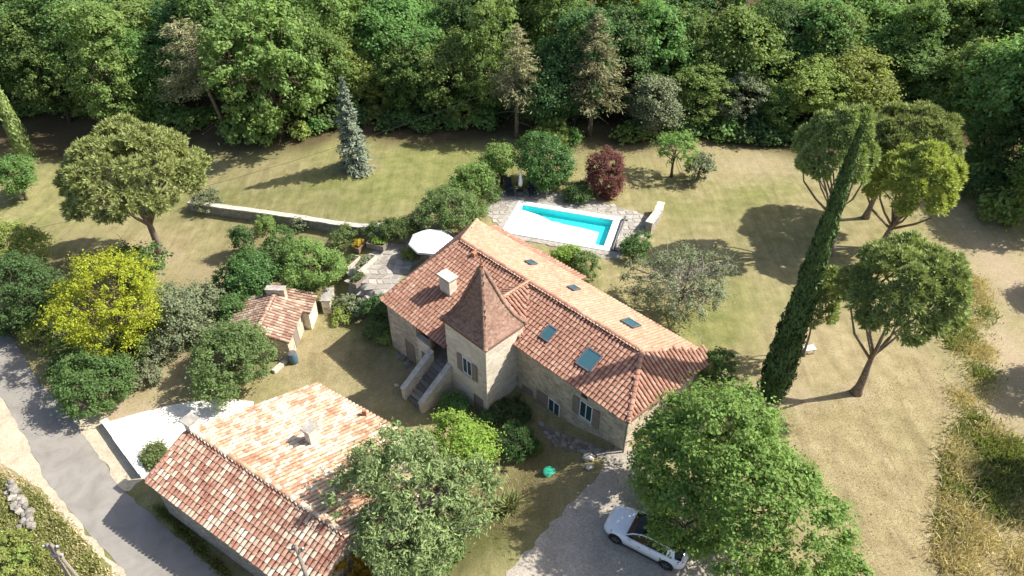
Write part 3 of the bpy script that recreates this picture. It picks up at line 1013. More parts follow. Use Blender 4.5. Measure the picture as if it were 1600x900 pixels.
# outdoor stair up to the porch
st = MB(); st.box((-26.55, 17.05, -3.4), (-25.15, 17.1, -2.5), W)
stair = st.build('stair', 'stone_grey', house)
NS = 9
zs0, zs1 = -2.45, -0.72
for i in range(NS):
    b = MB()
    v0 = 17.0 + (19.43 - 17.0) * i / NS
    zt = zs0 + (zs1 - zs0) * (i + 1) / NS
    b.box((-26.55, v0, -3.4), (-25.17, 17.0 + (19.43 - 17.0) * (i + 1) / NS - 0.004, zt - 0.05), W)
    b.box((-26.56, v0 - 0.03, zt - 0.048), (-25.16, 17.0 + (19.43 - 17.0) * (i + 1) / NS - 0.005, zt), W)
    b.build('step', 'cobble', stair)
for (u0, u1) in ((-26.92, -26.57), (-25.14, -24.80)):
    b = MB()
    vt = 19.44 if u0 < -26 else 19.40
    zl0, zl1 = -1.55, 0.15
    P = [(u0, 16.85, -3.4), (u1, 16.85, -3.4), (u1, vt, -3.4), (u0, vt, -3.4), (u0, 16.85, zl0), (u1, 16.85, zl0), (u1, vt, zl1), (u0, vt, zl1)]
    b.hexa([W(*p) for p in P]); pa = b.build('parapet', 'wall_lime', stair)
    b = MB()
    P = [(u0 - 0.03, 16.80, zl0 + 0.003), (u1 + 0.03, 16.80, zl0 + 0.003), (u1 + 0.03, vt - 0.004, zl1 + 0.003), (u0 - 0.03, vt - 0.004, zl1 + 0.003)]
    P = P + [(p[0], p[1], p[2] + 0.09) for p in P]
    b.hexa([W(*p) for p in P]); b.build('coping', 'stone_pale', stair)

# ------------------------------------------------------------------ barn in front
def barn_build():
    A0 = Vector(G(228, 752, 0.6)); 
    ax = Vector((math.cos(math.radians(-33.2)), math.sin(math.radians(-33.2)), 0)); nx = Vector((-ax.y, ax.x, 0))
    L = 12.1
    Rl = A0 + nx * 3.05 + ax * 0.12; Rl.z = 1.85
    Rr = Rl + ax * (L - 0.3)
    A1 = A0 + ax * L
    rl = Rl + nx * 7.25 + ax * 1.75; rl.z = 0.02
    rr = Rr + nx * 7.25 + ax * 1.75; rr.z = 0.02
    base = (A0 + rr) / 2
    org = (base.x, base.y, -2.6)
    t = empty('barn', org, 'low barn with a broad lichen-mottled canal tile roof beside the road', 'barn')
    R = Roof(t, org)
    R.facet([A0, A1, Rr, Rl], ax, 'canal', 'tile_barn_front', 0.272, 0.34, seed=31)
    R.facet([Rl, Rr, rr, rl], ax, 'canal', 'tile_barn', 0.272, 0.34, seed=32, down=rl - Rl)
    R.line(A0 + nx * 0.1, Rl, 'tile_barn_front')
    R.line(Rl, Rr, 'tile_barn')
    R.build('deck_dark', 300, cover=lambda x, y: (x - 650) ** 2 / 130 ** 2 + (y - 780) ** 2 / 125 ** 2 < 1)
    ins = 0.22
    a0 = A0 + ax * ins + nx * ins; a1 = A1 - ax * ins + nx * ins
    c0 = rl + ax * ins - nx * ins; c1 = rr - ax * ins - nx * ins
    m0 = Rl + ax * ins; m1 = Rr - ax * ins
    b = MB()
    lo = [Vector((p.x, p.y, -3.6)) for p in (a0, a1, m1, c1, c0, m0)]
    hi = [Vector((p.x, p.y, p.z - 0.16 + (0.1 if k in (2, 5) else 0))) for k, p in enumerate((a0, a1, m1, c1, c0, m0))]
    b.add([*lo, *hi], [(i, (i + 1) % 6, 6 + (i + 1) % 6, 6 + i) for i in range(6)] + [(6, 7, 8, 11), (11, 8, 9, 10)])
    b.build('wall', 'rubble', t)
    # eaves course under the front slope
    for k in range(28):
        p = a0 + ax * (0.1 + k * (L - 0.5) / 28)
        b = MB(); fr = lambda x, y, z, p=p: tuple(p + ax * x - nx * y + Vector((0, 0, z)))
        b.box((0, -0.05, -0.19), (0.30, 0.14, -0.12), fr); b.build('eaves_tile', 'terracotta', t)
    fr = lambda x, y, z: (Rl.x + ax.x * x + nx.x * y, Rl.y + ax.y * x + nx.y * y, z)
    chimney(t, (0.1, 0.15), 0.5, 0.55, 1.2, 2.3, fr, cap='stone_grey')
    cpx = Vector(G(487, 683, 1.4))
    d = cpx - Rl
    chimney(t, (d.dot(ax), d.dot(nx)), 0.42, 0.55, 0.3, 1.95, fr, cap='stone_grey')
    # roof vent on the rear slope
    v = Vector(G(569, 643, 0.5)); b = MB(); b.box((v.x - 0.12, v.y - 0.1, 0.2), (v.x + 0.12, v.y + 0.1, 0.62)); b.build('roof_vent', 'terracotta', t)
    return ax, nx, A0, A1, Rl, Rr
BARN = barn_build()

# ------------------------------------------------------------------ small shed
def shed_build():
    gz = -2.55
    ez = gz + 1.75
    # survey: light (right) slope corners and ridge
    f_r = Vector(G(449, 540, ez)); f_ridge = Vector(G(400, 520, ez + 0.85)); b_ridge = Vector(G(429, 460, ez + 0.85)); b_r = Vector(G(483, 480, ez))
    ax = (b_ridge - f_ridge); ax.z = 0; Lr = ax.length; ax.normalize(); nx = Vector((ax.y, -ax.x, 0))
    w = (f_r - f_ridge).dot(nx)
    f_r = f_ridge + nx * w; f_r.z = ez
    b_r = b_ridge + nx * w; b_r.z = ez
    wl = 2.6
    f_l = f_ridge - nx * wl + ax * 0.9; f_l.z = ez - 0.05
    b_l = b_ridge - nx * wl + ax * 0.5; b_l.z = ez - 0.05
    org = ((f_ridge.x + b_r.x) / 2, (f_ridge.y + b_r.y) / 2, gz)
    t = empty('shed', org, 'small old stone shed with pale weathered tiles at the edge of the lawn', 'shed')
    R = Roof(t, org)
    R.facet([f_ridge, f_r, b_r, b_ridge], ax, 'canal', 'tile_shed', 0.275, 0.33, seed=41)
    R.facet([f_ridge, b_ridge, b_l, f_l], ax, 'canal', 'tile_shed', 0.275, 0.33, seed=42)
    # lower roof of the lean-to behind
    p0 = b_r + ax * 0.05 + nx * 0.55; p0.z = ez - 0.10
    q = [p0 - ax * 0.9, p0 + ax * 1.15, p0 + ax * 1.6 - nx * 3.2, p0 - ax * 0.1 - nx * 3.1]
    q = [Vector((p.x, p.y, ez - 0.12 + (0.72 if k > 1 else 0))) for k, p in enumerate(q)]
    R.facet(q, ax, 'canal', 'tile_shed', 0.275, 0.33, seed=43, lift=0.02)
    R.line(f_ridge, b_ridge, 'tile_shed')
    R.build('deck_dark', 60)
    i = 0.16
    a = [f_r - nx * i + ax * i, b_r - nx * i - ax * i, b_ridge - ax * i, b_l + nx * i - ax * i, f_l + nx * i + ax * i, f_ridge + ax * i]
    b = MB()
    lo = [Vector((p.x, p.y, gz - 0.9)) for p in a]; hi = [p - Vector((0, 0, 0.14 if k not in (2, 5) else 0.08)) for k, p in enumerate(a)]
    b.add([*lo, *hi], [(k, (k + 1) % 6, 6 + (k + 1) % 6, 6 + k) for k in range(6)] + [(6, 7, 8, 11), (11, 8, 9, 10)])
    b.build('wall', 'wall_stone', t)
    a = [q[0] - nx * 0.15 + ax * 0.15, q[1] - nx * 0.15 - ax * 0.15, q[2] + nx * 0.1 - ax * 0.15, q[3] + nx * 0.1 + ax * 0.15]
    b = MB(); lo = [Vector((p.x, p.y, gz - 0.9)) for p in a]; hi = [p - Vector((0, 0, 0.13)) for p in a]
    b.add([*lo, *hi], [(k, (k + 1) % 4, 4 + (k + 1) % 4, 4 + k) for k in range(4)] + [(4, 5, 6, 7)]); b.build('annexe_wall', 'wall_lime', t)
    fr = lambda x, y, z: (b_ridge.x + nx.x * x + ax.x * y, b_ridge.y + nx.y * x + ax.y * y, z)
    b = MB(); b.box((-0.55, -0.05, ez + 0.3), (0.75, 0.40, ez + 1.25), fr); c = b.build('chimney', 'wall_stone', t)
    b = MB(); b.box((-0.6, -0.1, ez + 1.253), (0.80, 0.45, ez + 1.32), fr); b.build('cap', 'stone_grey', c)
    # doorway in the sunny long wall and boards
    mid = (f_r + b_r) / 2
    ff = lambda a_, b_, z: tuple(Vector((mid.x, mid.y, 0)) - ax * a_ + nx * (b_ - i + 0.0) + Vector((0, 0, z)))
    opening(t, ff, (0.3, gz), 0.85, 1.45, 'door')
    return f_r, b_r, ax, nx, gz
SHED = shed_build()

# ------------------------------------------------------------------ foliage
def unit(n, r):
    v = r.normal(size=(n, 3))
    return v / np.linalg.norm(v, axis=1, keepdims=True)

def norm(a):
    return a / np.maximum(np.linalg.norm(a, axis=1, keepdims=True), 1e-9)

def leaves(c, nrm, size, aspect, r, along=None):
    """diamond leaves: centres c, normals nrm, length size; along: preferred long axis"""
    n = len(c)
    t = along if along is not None else unit(n, r)
    nrm = norm(nrm)
    t = norm(t - nrm * (t * nrm).sum(1, keepdims=True))
    b = np.cross(nrm, t)
    s = (size * r.uniform(0.5, 1.5, n))[:, None] * 0.5
    w = s * aspect
    return np.stack([c - t * s, c + b * w + t * s * 0.1, c + t * s, c - b * w + t * s * 0.1], 1)

def broad_crown(R, nl, nc, lp, leaf, cr, seed, aspect=0.62, low=-0.75, spread=0.5, flat=0.5):
    """lobed crown round the origin: nl lobes carry nc leaf clumps of lp leaves each"""
    r = np.random.default_rng(seed)
    R = np.array(R, float)
    d = unit(nl, r); d[:, 2] = np.clip(d[:, 2], low, 1)
    lobe_c = d * spread * r.uniform(0.75, 1.1, (nl, 1)); lobe_r = r.uniform(0.36, 0.58, nl)
    lobe_c[0] = 0; lobe_r[0] = 0.66
    k = r.choice(nl, nc, p=lobe_r ** 2 / (lobe_r ** 2).sum())
    dd = unit(nc, r)
    dd[:, 2] = np.where(dd[:, 2] < low, -dd[:, 2], dd[:, 2])
    p = lobe_c[k] + dd * (lobe_r[k] * r.uniform(0.72, 1.03, nc))[:, None]
    # drop clumps buried deep within the other lobes
    dist = np.linalg.norm(p[:, None, :] - lobe_c[None], axis=2) / lobe_r[None]
    keep = dist.min(1) > 0.62
    p = p[keep]; dd = dd[keep]
    nc = len(p)
    crs = cr * r.uniform(0.5, 1.7, nc)
    ci = np.repeat(np.arange(nc), lp)
    q = unit(nc * lp, r)
    out = dd[ci]
    q = norm(q + out * 0.55 + np.array([0, 0, 0.35]))
    rad = np.clip(np.abs(r.normal(0, 0.62, nc * lp)) + 0.12, 0, 1.7)
    sh = np.array([1.0, 1.0, 0.72])
    pos = p[ci] * R + q * sh * (crs[ci] * rad)[:, None]
    nr = norm(q * 0.7 + np.array([0, 0, flat]) + r.normal(0, 0.45, (nc * lp, 3)))
    return leaves(pos, nr, leaf, aspect, r), p * R

def fib(n, zlo=-1.0):
    i = np.arange(n) + 0.5
    z = 1 - (1 - zlo) * i / n
    t = np.pi * (1 + 5 ** 0.5) * i
    q = np.sqrt(np.maximum(0, 1 - z * z))
    return np.stack([q * np.cos(t), q * np.sin(t), z], 1)

def pine_crown(R, nt, nn, tuft, nl, seed, dome=True, width=0.16, lobes=None, low=0.05):
    """needle tufts on the knobbly outside of a dome (umbrella pines) or ball"""
    r = np.random.default_rng(seed)
    R = np.array(R, float)
    nlb = lobes or 30
    d = norm(fib(nlb, -0.12 if dome else -0.8) + r.normal(0, 0.10, (nlb, 3)))
    lc = d * r.uniform(0.66, 0.86, (nlb, 1)); lr = r.uniform(0.20, 0.33, nlb) * (30 / nlb) ** 0.35
    k = r.integers(0, nlb, nt)
    dd = unit(nt, r); dd = norm(dd + norm(lc)[k] * 0.75 + np.array([0, 0, 0.3]))
    p = (lc[k] + dd * (lr[k] * r.uniform(0.55, 1.05, nt))[:, None])
    if dome: p[:, 2] = np.maximum(p[:, 2], -0.16 + r.uniform(0, 0.12, nt))
    P = p * R
    ci = np.repeat(np.arange(nt), nn)
    up = norm(dd * 0.8 + np.array([0, 0, 0.55]))
    ax = norm(unit(nt * nn, r) * 0.9 + up[ci])
    s = tuft * r.uniform(0.65, 1.25, nt * nn)
    c = P[ci] + ax * (s * 0.5)[:, None]
    t = ax
    nrm = np.cross(t, norm(np.cross(up[ci], t) + unit(nt * nn, r) * 0.5)); nrm = norm(nrm)
    b = np.cross(nrm, t)
    hw = (s * width * 0.5)[:, None]; hs = (s * 0.5)[:, None]
    Q = np.stack([c - t * hs, c + b * hw, c + t * hs, c - b * hw], 1)
    return Q, lc * R

def whorl_crown(h0, h1, r0, nw, nb, seed, droop=0.35, leaf=0.34, dens=26, width=0.3, sparse=0.0, power=0.85, tip=0.12):
    """tiered conifer: sprays along whorled branches between heights h0 and h1"""
    r = np.random.default_rng(seed)
    C = []; A = []; br = []
    for i in range(nw):
        f = i / (nw - 1)
        z = h0 + (h1 - h0) * f
        rad = max(tip, r0 * (1 - f) ** power) * r.uniform(0.8, 1.12)
        for k in range(nb):
            if r.random() < sparse: continue
            an = r.uniform(0, 2 * math.pi)
            rr = rad * r.uniform(0.65, 1.1)
            m = max(4, int(dens * rr / r0 + 4))
            t = r.uniform(0.18, 1.0, m) ** 0.7
            dr = droop * r.uniform(0.6, 1.3)
            x = np.cos(an) * rr * t; y = np.sin(an) * rr * t; zz = z - dr * rr * t ** 1.3 + 0.15 * rr * t ** 3
            br.append([(0, 0, z), (math.cos(an) * rr * .5, math.sin(an) * rr * .5, z - dr * rr * .4), (math.cos(an) * rr, math.sin(an) * rr, z - dr * rr + .15 * rr)])
            P = np.stack([x, y, zz], 1) + r.normal(0, 0.10 * rr + 0.03, (m, 3)) * np.array([1, 1, 0.5])
            C.append(P)
            base = np.array([math.cos(an), math.sin(an), -dr * 0.6])
            A.append(norm(base + r.normal(0, 0.55, (m, 3))))
    C = np.concatenate(C); A = np.concatenate(A)
    nr = norm(np.array([0, 0, 1.0]) + r.normal(0, 0.55, C.shape))
    return leaves(C, nr, leaf, width, r, along=A), br

def column_crown(h, rad, n, seed, leaf=0.42):
    """cypress: upright sprays packed on a slim spindle"""
    r = np.random.default_rng(seed)
    f = r.random(n) ** 0.85
    prof = lambda t: np.clip(np.minimum(1.0, 0.80 + t * 2.5) * (1.06 - t) ** 0.82, 0.02, None)
    an = r.uniform(0, 2 * math.pi, n)
    lump = 1 + 0.07 * np.sin(an * 3 + f * 21) + 0.07 * np.sin(an * 5 - f * 34) + 0.05 * np.sin(an * 2 + f * 77)
    rr = rad * prof(f) * lump * r.uniform(0.78, 1.06, n)
    z = 0.25 + f * (h - 0.25)
    C = np.stack([np.cos(an) * rr, np.sin(an) * rr, z], 1)
    out = np.stack([np.cos(an), np.sin(an), 0 * an], 1)
    al = norm(np.array([0, 0, 1.0]) + out * 0.28 + r.normal(0, 0.22, (n, 3)))
    nr = norm(out + r.normal(0, 0.45, (n, 3)))
    Q = leaves(C, nr, leaf, 0.36, r, along=al)
    # dense heart of the spindle
    ns = 12; hs = np.linspace(0, 1, 26)
    V = []
    for t in hs:
        rc = rad * float(prof(np.array(t))) * 0.80
        V.append([(math.cos(2 * math.pi * k / ns) * rc, math.sin(2 * math.pi * k / ns) * rc, 0.2 + t * (h - 0.5)) for k in range(ns)])
    V = np.array(V)
    core = []
    for i in range(len(hs) - 1):
        for k in range(ns):
            core.append([V[i, k], V[i, (k + 1) % ns], V[i + 1, (k + 1) % ns], V[i + 1, k]])
    return np.concatenate([Q, np.array(core)])

def limb(mb, a, b, r0, r1, rng_, n=6, bend=0.12):
    a = np.array(a, float); b = np.array(b, float)
    L = np.linalg.norm(b - a)
    k = 5
    pts = []
    off = rng_.normal(0, bend * L, 3) * np.array([1, 1, 0.4])
    for i in range(k):
        t = i / (k - 1)
        pts.append(tuple(a + (b - a) * t + off * math.sin(math.pi * t) + np.array([0, 0, 0.06 * L * math.sin(math.pi * t)])))
    mb.tube(pts, [r0 + (r1 - r0) * i / (k - 1) for i in range(k)], n)

def trunk_mesh(name, h, r0, tips, seed, fork=0.45, mat='bark', lean=(0, 0), flare=1.5, nl=9, tipr=0.03, twigs=3, lr=0.55):
    r = np.random.default_rng(seed)
    mb = MB()
    top = np.array([lean[0], lean[1], h])
    pts = []; rad = []
    K = 8
    for i in range(K):
        t = i / (K - 1)
        p = top * np.array([t ** 1.3, t ** 1.3, t]) + np.array([math.sin(t * 5 + seed) * 0.05 * h * 0.3, math.cos(t * 4 + seed) * 0.05 * h * 0.3, 0]) * (1 if i else 0)
        if i == 0: p[2] = -0.3
        pts.append(tuple(p)); rad.append(r0 * (flare if i == 0 else 1) * (1 - 0.62 * t))
    mb.tube(pts, rad, 9)
    if len(tips):
        idx = r.choice(len(tips), min(nl, len(tips)), replace=False)
        for q in idx:
            t = r.uniform(fork, 0.98)
            j = t * (K - 1); i0 = int(j)
            a = np.array(pts[i0]) + (np.array(pts[min(i0 + 1, K - 1)]) - np.array(pts[i0])) * (j - i0)
            b = np.array(tips[q])
            limb(mb, a, b, r0 * (1 - 0.62 * t) * lr, tipr, r)
            for _ in range(twigs):
                m = a + (b - a) * r.uniform(0.4, 0.9)
                limb(mb, m, m + r.normal(0, 0.3, 3) * np.linalg.norm(b - a) + np.array([0, 0, 0.1]), r0 * 0.16, tipr * 0.6, r, 4)
    V = mb.V
    return mesh_from(name, V, mb.F, (mat,), True)

def grow(name, trunk, crown, loc, label, cat='tree', group=None, scale=(1, 1, 1), rz=0.0, leaf=None, bark=None, crown_name='crown'):
    o = empty(name, loc, label, cat, group, rz)
    o.scale = scale if hasattr(scale, '__len__') else (scale,) * 3
    if trunk is not None: link('trunk', trunk, o, mat=bark)
    link(crown_name, crown, o, mat=leaf)
    return o

def shift(Q, z):
    return Q + np.array([0, 0, z])

# ---- prototypes for the wood (crown radius 1 stands for about 4 m: real size here, scaled per tree)
WOOD = []
for k, (R, nl, nc, lp, leaf, cr, hh) in enumerate((
        ((4.2, 4.0, 4.9), 10, 560, 110, 0.26, 0.66, 6.0),
        ((3.8, 4.1, 5.3), 14, 560, 110, 0.24, 0.60, 6.4),
        ((4.6, 4.2, 4.5), 9, 560, 110, 0.27, 0.72, 5.6),
        ((3.6, 3.6, 5.6), 18, 560, 110, 0.23, 0.55, 6.6),
        ((4.4, 4.4, 4.7), 22, 560, 110, 0.24, 0.52, 5.6))):
    Q, tips = broad_crown(R, nl, nc, lp, leaf, cr, 100 + k, low=-0.95)
    tips2 = tips + np.array([0, 0, hh])
    WOOD.append((quad_mesh('crown', shift(Q, hh), ('leaf_oak',)), trunk_mesh('trunk', hh, 0.26, tips2 * np.array([.9, .9, 1]), 100 + k, 0.3, nl=12), hh + R[2] * 0.98, (R[0] + R[1]) / 2))

def at_tree(px, py, up):
    return GT(px, py, up)

def height_at(base, top_py):
    """height of something standing on the ground at `base` whose top is seen at row top_py"""
    x, y, z = base
    b = (450 - top_py) / FPX
    return CAM_H + y * (-math.sin(TH) + b * math.cos(TH)) / (math.cos(TH) + b * math.sin(TH)) - z

def depth_of(p):
    return PX(*p)[2]

# ---- the wood: trees of the front edge one by one, then the rows behind
GRP = 'trees of the wood behind the lawns'
KIND = {
    'leaf_oak': 'mid green leafy tree in the dense wood behind the lawns',
    'leaf_light': 'bright fresh green leafy tree in the dense wood behind the lawns',
    'leaf_dark': 'dark green shady tree in the dense wood behind the lawns',
    'leaf_yellowgreen': 'yellowish green leafy tree in the dense wood behind the lawns',
    'leaf_olive': 'grey green leafy tree in the dense wood behind the lawns',
}
EDGE = [  # base px, base py, top py, width px, leaf, label
    (18, 166, 50, 130, 'leaf_light', 'mid green wood-edge tree right above the slim edge cypress'),
    (95, 150, 5, 150, 'leaf_oak', 'green wood-edge tree over the reddish bare patch at the upper lawn'),
    (178, 152, -20, 165, 'leaf_oak', 'high tree of the wood straight behind the wide umbrella pine'),
    (250, 154, 0, 140, 'leaf_light', 'wood-edge tree just left of the leaning sparse pine'),
    (440, 212, -10, 190, 'leaf_light', 'tallest bright green tree at the wood edge, left of the blue spruce'),
    (500, 190, 5, 120, 'leaf_oak', 'tree of the wood whose crown shows right behind the blue spruce tip'),
    (335, 160, -25, 130, 'leaf_dark', 'wood tree directly behind the leaning sparse pine'),
    (560, 168, 40, 110, 'leaf_yellowgreen', 'yellowish tree in the gap of the wood beyond the spruce'),
    (600, 178, 95, 80, 'leaf_yellowgreen', 'low yellowish tree at the sunny gap in the wood edge'),
    (650, 186, 62, 110, 'leaf_oak', 'left one of the twin round trees at the lawn end'),
    (708, 184, 48, 125, 'leaf_light', 'right and broader one of the twin round trees at the lawn end'),
    (764, 180, 70, 70, 'leaf_light', 'slender light tree directly left of the first tall thin pine'),
    (858, 206, 62, 120, 'leaf_dark', 'dark tree between the two tall thin pines'),
    (897, 198, 10, 130, 'leaf_dark', 'high dark tree directly behind the second tall thin pine'),
    (740, 150, -20, 150, 'leaf_dark', 'shady tree up behind the twin round trees'),
    (620, 150, -30, 140, 'leaf_oak', 'tree high above the sunny gap in the wood'),
    (540, 150, -40, 130, 'leaf_light', 'bright tree at the top edge above the blue spruce'),
    (1012, 208, 108, 110, 'leaf_olive', 'pale grey green round tree at the wood edge behind the fruit tree'),
    (1085, 200, 100, 105, 'leaf_light', 'bright tree right next to the pale grey green round tree'),
    (1150, 202, 112, 95, 'leaf_olive', 'grey green small tree at the wood edge right of the fruit tree'),
    (1208, 210, 128, 75, 'leaf_oak', 'smallest tree of the wood edge, with a thin pale stem showing'),
    (1256, 205, 92, 115, 'leaf_yellowgreen', 'yellowish tree left of the cypress tip at the wood edge'),
    (1320, 200, 70, 130, 'leaf_yellowgreen', 'yellow-green tree directly above the cypress tip'),
    (980, 180, 40, 120, 'leaf_oak', 'wood tree just right of the second tall thin pine'),
    (1060, 170, 10, 150, 'leaf_oak', 'large tree of the wood above the pale grey green round tree'),
    (1140, 170, 0, 150, 'leaf_light', 'light green high tree of the wood above the fruit trees'),
    (1240, 165, -10, 150, 'leaf_oak', 'high mid green tree above the yellowish wood-edge trees'),
    (1330, 150, -20, 160, 'leaf_light', 'light tree at the top edge over the cypress tip'),
    (1410, 190, 70, 150, 'leaf_oak', 'dense tree behind the dark flat-topped umbrella pine'),
    (1480, 215, 60, 140, 'leaf_light', 'light tree between the flat-topped pine and the track'),
    (1545, 250, 30, 190, 'leaf_light', 'big pale green tree at the wood edge by the top of the dirt track'),
    (1615, 262, 10, 190, 'leaf_oak', 'tree cut by the right picture edge at the top of the track'),
    (1420, 140, -40, 180, 'leaf_light', 'high light tree at the top edge above the pine group'),
    (1520, 150, -50, 190, 'leaf_oak', 'high tree at the top edge above the big pale green one'),
    (1575, 300, 175, 110, 'leaf_dark', 'lower dark tree at the shady top end of the dirt track'),
    (1625, 350, 190, 130, 'leaf_oak', 'tree at the right picture edge below the wood corner'),
    (1530, 262, 150, 90, 'leaf_oak', 'small tree tucked in under the big pale green one'),
    (1690, 300, 20, 200, 'leaf_oak', 'tree standing just beyond the right picture edge'),
    (-60, 180, 20, 160, 'leaf_oak', 'tree standing just beyond the left picture edge'),
    (1640, 180, -40, 200, 'leaf_oak', 'tree in the upper right corner of the wood'),
]
r = np.random.default_rng(11)
for i, (bx, by, ty, wp, lf, lab) in enumerate(EDGE):
    p = GT(bx, by)
    H_ = max(5.0, min(16, height_at(p, ty)))
    Rw = 0.5 * wp * depth_of((p[0], p[1], p[2] + H_ * 0.6)) / FPX
    cm, tm, Hp, Rp = WOOD[i % 5]
    nm = 'broadleaf_tree'
    grow(nm, tm, cm, p, lab or KIND[lf], 'tree', GRP, (Rw / Rp, Rw / Rp * r.uniform(.9, 1.1), H_ / Hp), r.uniform(0, 6.28), leaf=lf)
n_back = 0
for row, y0 in enumerate((69, 76, 84)):
    xs_ = np.arange(-62 - row * 6, 64 + row * 6, 6.6)
    for x in xs_:
        xx = x + r.normal(0, 1.3); yy = y0 + r.normal(0, 1.4)
        zz = Z(xx, yy)
        qx, qy, _ = PX(xx, yy, zz + 9)
        if qx < -60 or qx > 1660 or qy < -170: continue
        cm, tm, Hp, Rp = WOOD[int(r.integers(0, 5))]
        s = r.uniform(0.85, 1.2)
        lf = r.choice(['leaf_oak', 'leaf_oak', 'leaf_light', 'leaf_dark', 'leaf_olive', 'leaf_yellowgreen'], p=[.3, .2, .22, .14, .06, .08])
        grow('broadleaf_tree', tm, cm, (xx, yy, zz), KIND[str(lf)].replace('in the dense wood behind the lawns', 'deep in the wood behind its front row'), 'tree', GRP, (s, s, s * r.uniform(.9, 1.15)), r.uniform(0, 6.28), leaf=str(lf))
        n_back += 1
# undergrowth that closes the foot of the wood
def undergrowth():
    rr = np.random.default_rng(21)
    Q, _ = broad_crown((1.5, 1.5, 1.2), 6, 70, 40, 0.30, 0.45, 77, low=-0.3)
    me = quad_mesh('underbrush', shift(Q, 0.7), ('leaf_oak',))
    spots = [(60, 176), (110, 172), (150, 172), (205, 176), (245, 182), (290, 190), (520, 196), (545, 186), (585, 188), (630, 196), (690, 196), (735, 192), (775, 184), (1040, 212), (1105, 208), (1135, 212), (1180, 214), (1230, 214), (1285, 214), (1545, 290), (1580, 300), (1520, 262), (1560, 340), (20, 182), (80, 166), (130, 178), (175, 182), (225, 188), (265, 192), (310, 196), (380, 216), (410, 222), (470, 212), (500, 205), (560, 196), (610, 200), (660, 202), (715, 200), (755, 196), (860, 220), (890, 222), (990, 216), (1060, 216), (1155, 218), (1205, 220), (1255, 222)]
    for k, (x, y) in enumerate(spots):
        p = GT(x, y)
        s = rr.uniform(0.8, 1.35)
        o = link('bush', me, None, p, mat=rr.choice(['leaf_oak', 'leaf_light', 'leaf_dark', 'leaf_yellowgreen']).item())
        o.scale = (s * rr.uniform(.9, 1.5), s, s * rr.uniform(.7, 1.2)); o.rotation_euler.z = rr.uniform(0, 6.28)
        tag(o, 'low leafy bush along the foot of the wood', 'bush', 'bushes along the foot of the wood')
undergrowth()

# ---- umbrella pines
def stone_pine(name, base, top_py, cpx, wpx, label, seed, leaf, lean, cheight=0.30, nt=1500, nl=7, r0=0.28, fork=0.45, trunk_top=None, ratio=None, tuft=0.36, nlobe=30, split=0.85, limbs=13):
    p = base
    H_ = height_at(p, top_py)
    Rw = 0.5 * wpx * depth_of((p[0], p[1], p[2] + H_ * 0.75)) / FPX
    rz = H_ * cheight
    # crown centre above ground, aside of the trunk foot
    hc = H_ - rz
    cx, cy, _ = G(cpx[0], cpx[1], p[2] + hc + rz * 0.3)
    off = np.array([cx - p[0], cy - p[1], 0])
    if ratio: off *= ratio
    Q, tips = pine_crown((Rw, Rw * 0.95, rz), nt, 18, tuft, nl, seed, lobes=nlobe, width=0.2)
    Q = Q + off + np.array([0, 0, hc])
    tips = tips * np.array([0.85, 0.85, 0.7]) + off + np.array([0, 0, hc])
    th = (hc - rz * 0.1) * split
    tr = trunk_mesh('trunk', th, r0, tips, seed, fork, 'bark_pine', lean=(off[0] * 0.75 * split, off[1] * 0.75 * split), nl=limbs, twigs=0, tipr=0.03, lr=0.62)
    return grow(name, tr, quad_mesh('crown', Q, (leaf,)), p, label)
stone_pine('umbrella_pine', GT(250, 397), 180, (205, 260), 224, 'wide domed umbrella pine on the lawn behind the golden tree', 201, 'needle_stone_pine', (0, 0), 0.36, nt=4300, ratio=1, nlobe=64, r0=0.36, fork=0.6, split=0.7)
stone_pine('umbrella_pine', GT(1337, 614), 374, (1416, 448), 178, 'leaning umbrella pine with a forked bare trunk on the dry field', 202, 'needle_pine', (0, 0), 0.30, nlobe=34, nt=3600, tuft=0.30, fork=0.75, r0=0.29, split=0.5, limbs=9)
stone_pine('umbrella_pine', GT(1297, 397), 178, (1308, 228), 112, 'umbrella pine right behind the tip of the tall cypress', 203, 'needle_pine', (0, 0), 0.33, nt=2400, r0=0.28, nlobe=28, fork=0.7, split=0.6)
stone_pine('umbrella_pine', GT(1352, 340), 165, (1430, 208), 146, 'dark flat-topped umbrella pine standing at the back of the pine group', 204, 'needle_pine', (0, 0), 0.27, nlobe=44, nt=2800, r0=0.25)
stone_pine('umbrella_pine', GT(1380, 382), 212, (1432, 278), 124, 'yellow-green pine in front of the dark flat-topped pine', 205, 'needle_bright', (0, 0), 0.38, nlobe=28, nt=2800, r0=0.3, fork=0.6, split=0.5)
stone_pine('young_pine', GT(1256, 556), 415, (1276, 465), 66, 'small young pine right beside the tall cypress', 206, 'needle_pine', (0, 0), 0.42, nt=700, r0=0.10, tuft=0.28, nlobe=20)

# ---- cypresses
p = GT(1203, 620)
H_ = height_at(p, 198)
cyp = grow('cypress', trunk_mesh('trunk', 3, 0.28, [], 3, mat='bark'), quad_mesh('crown', column_crown(H_, 0.90, 13000, 210, 0.32), ('needle_cypress',)), p, 'tall slim dark cypress rising above the dry field')
p = GT(44, 246)
grow('cypress', trunk_mesh('trunk', 3, 0.22, [], 4, mat='bark'), quad_mesh('crown', column_crown(10.5, 0.85, 7000, 211, 0.40), ('needle_pine',)), p, 'slim cypress cut by the left picture edge on the upper lawn')

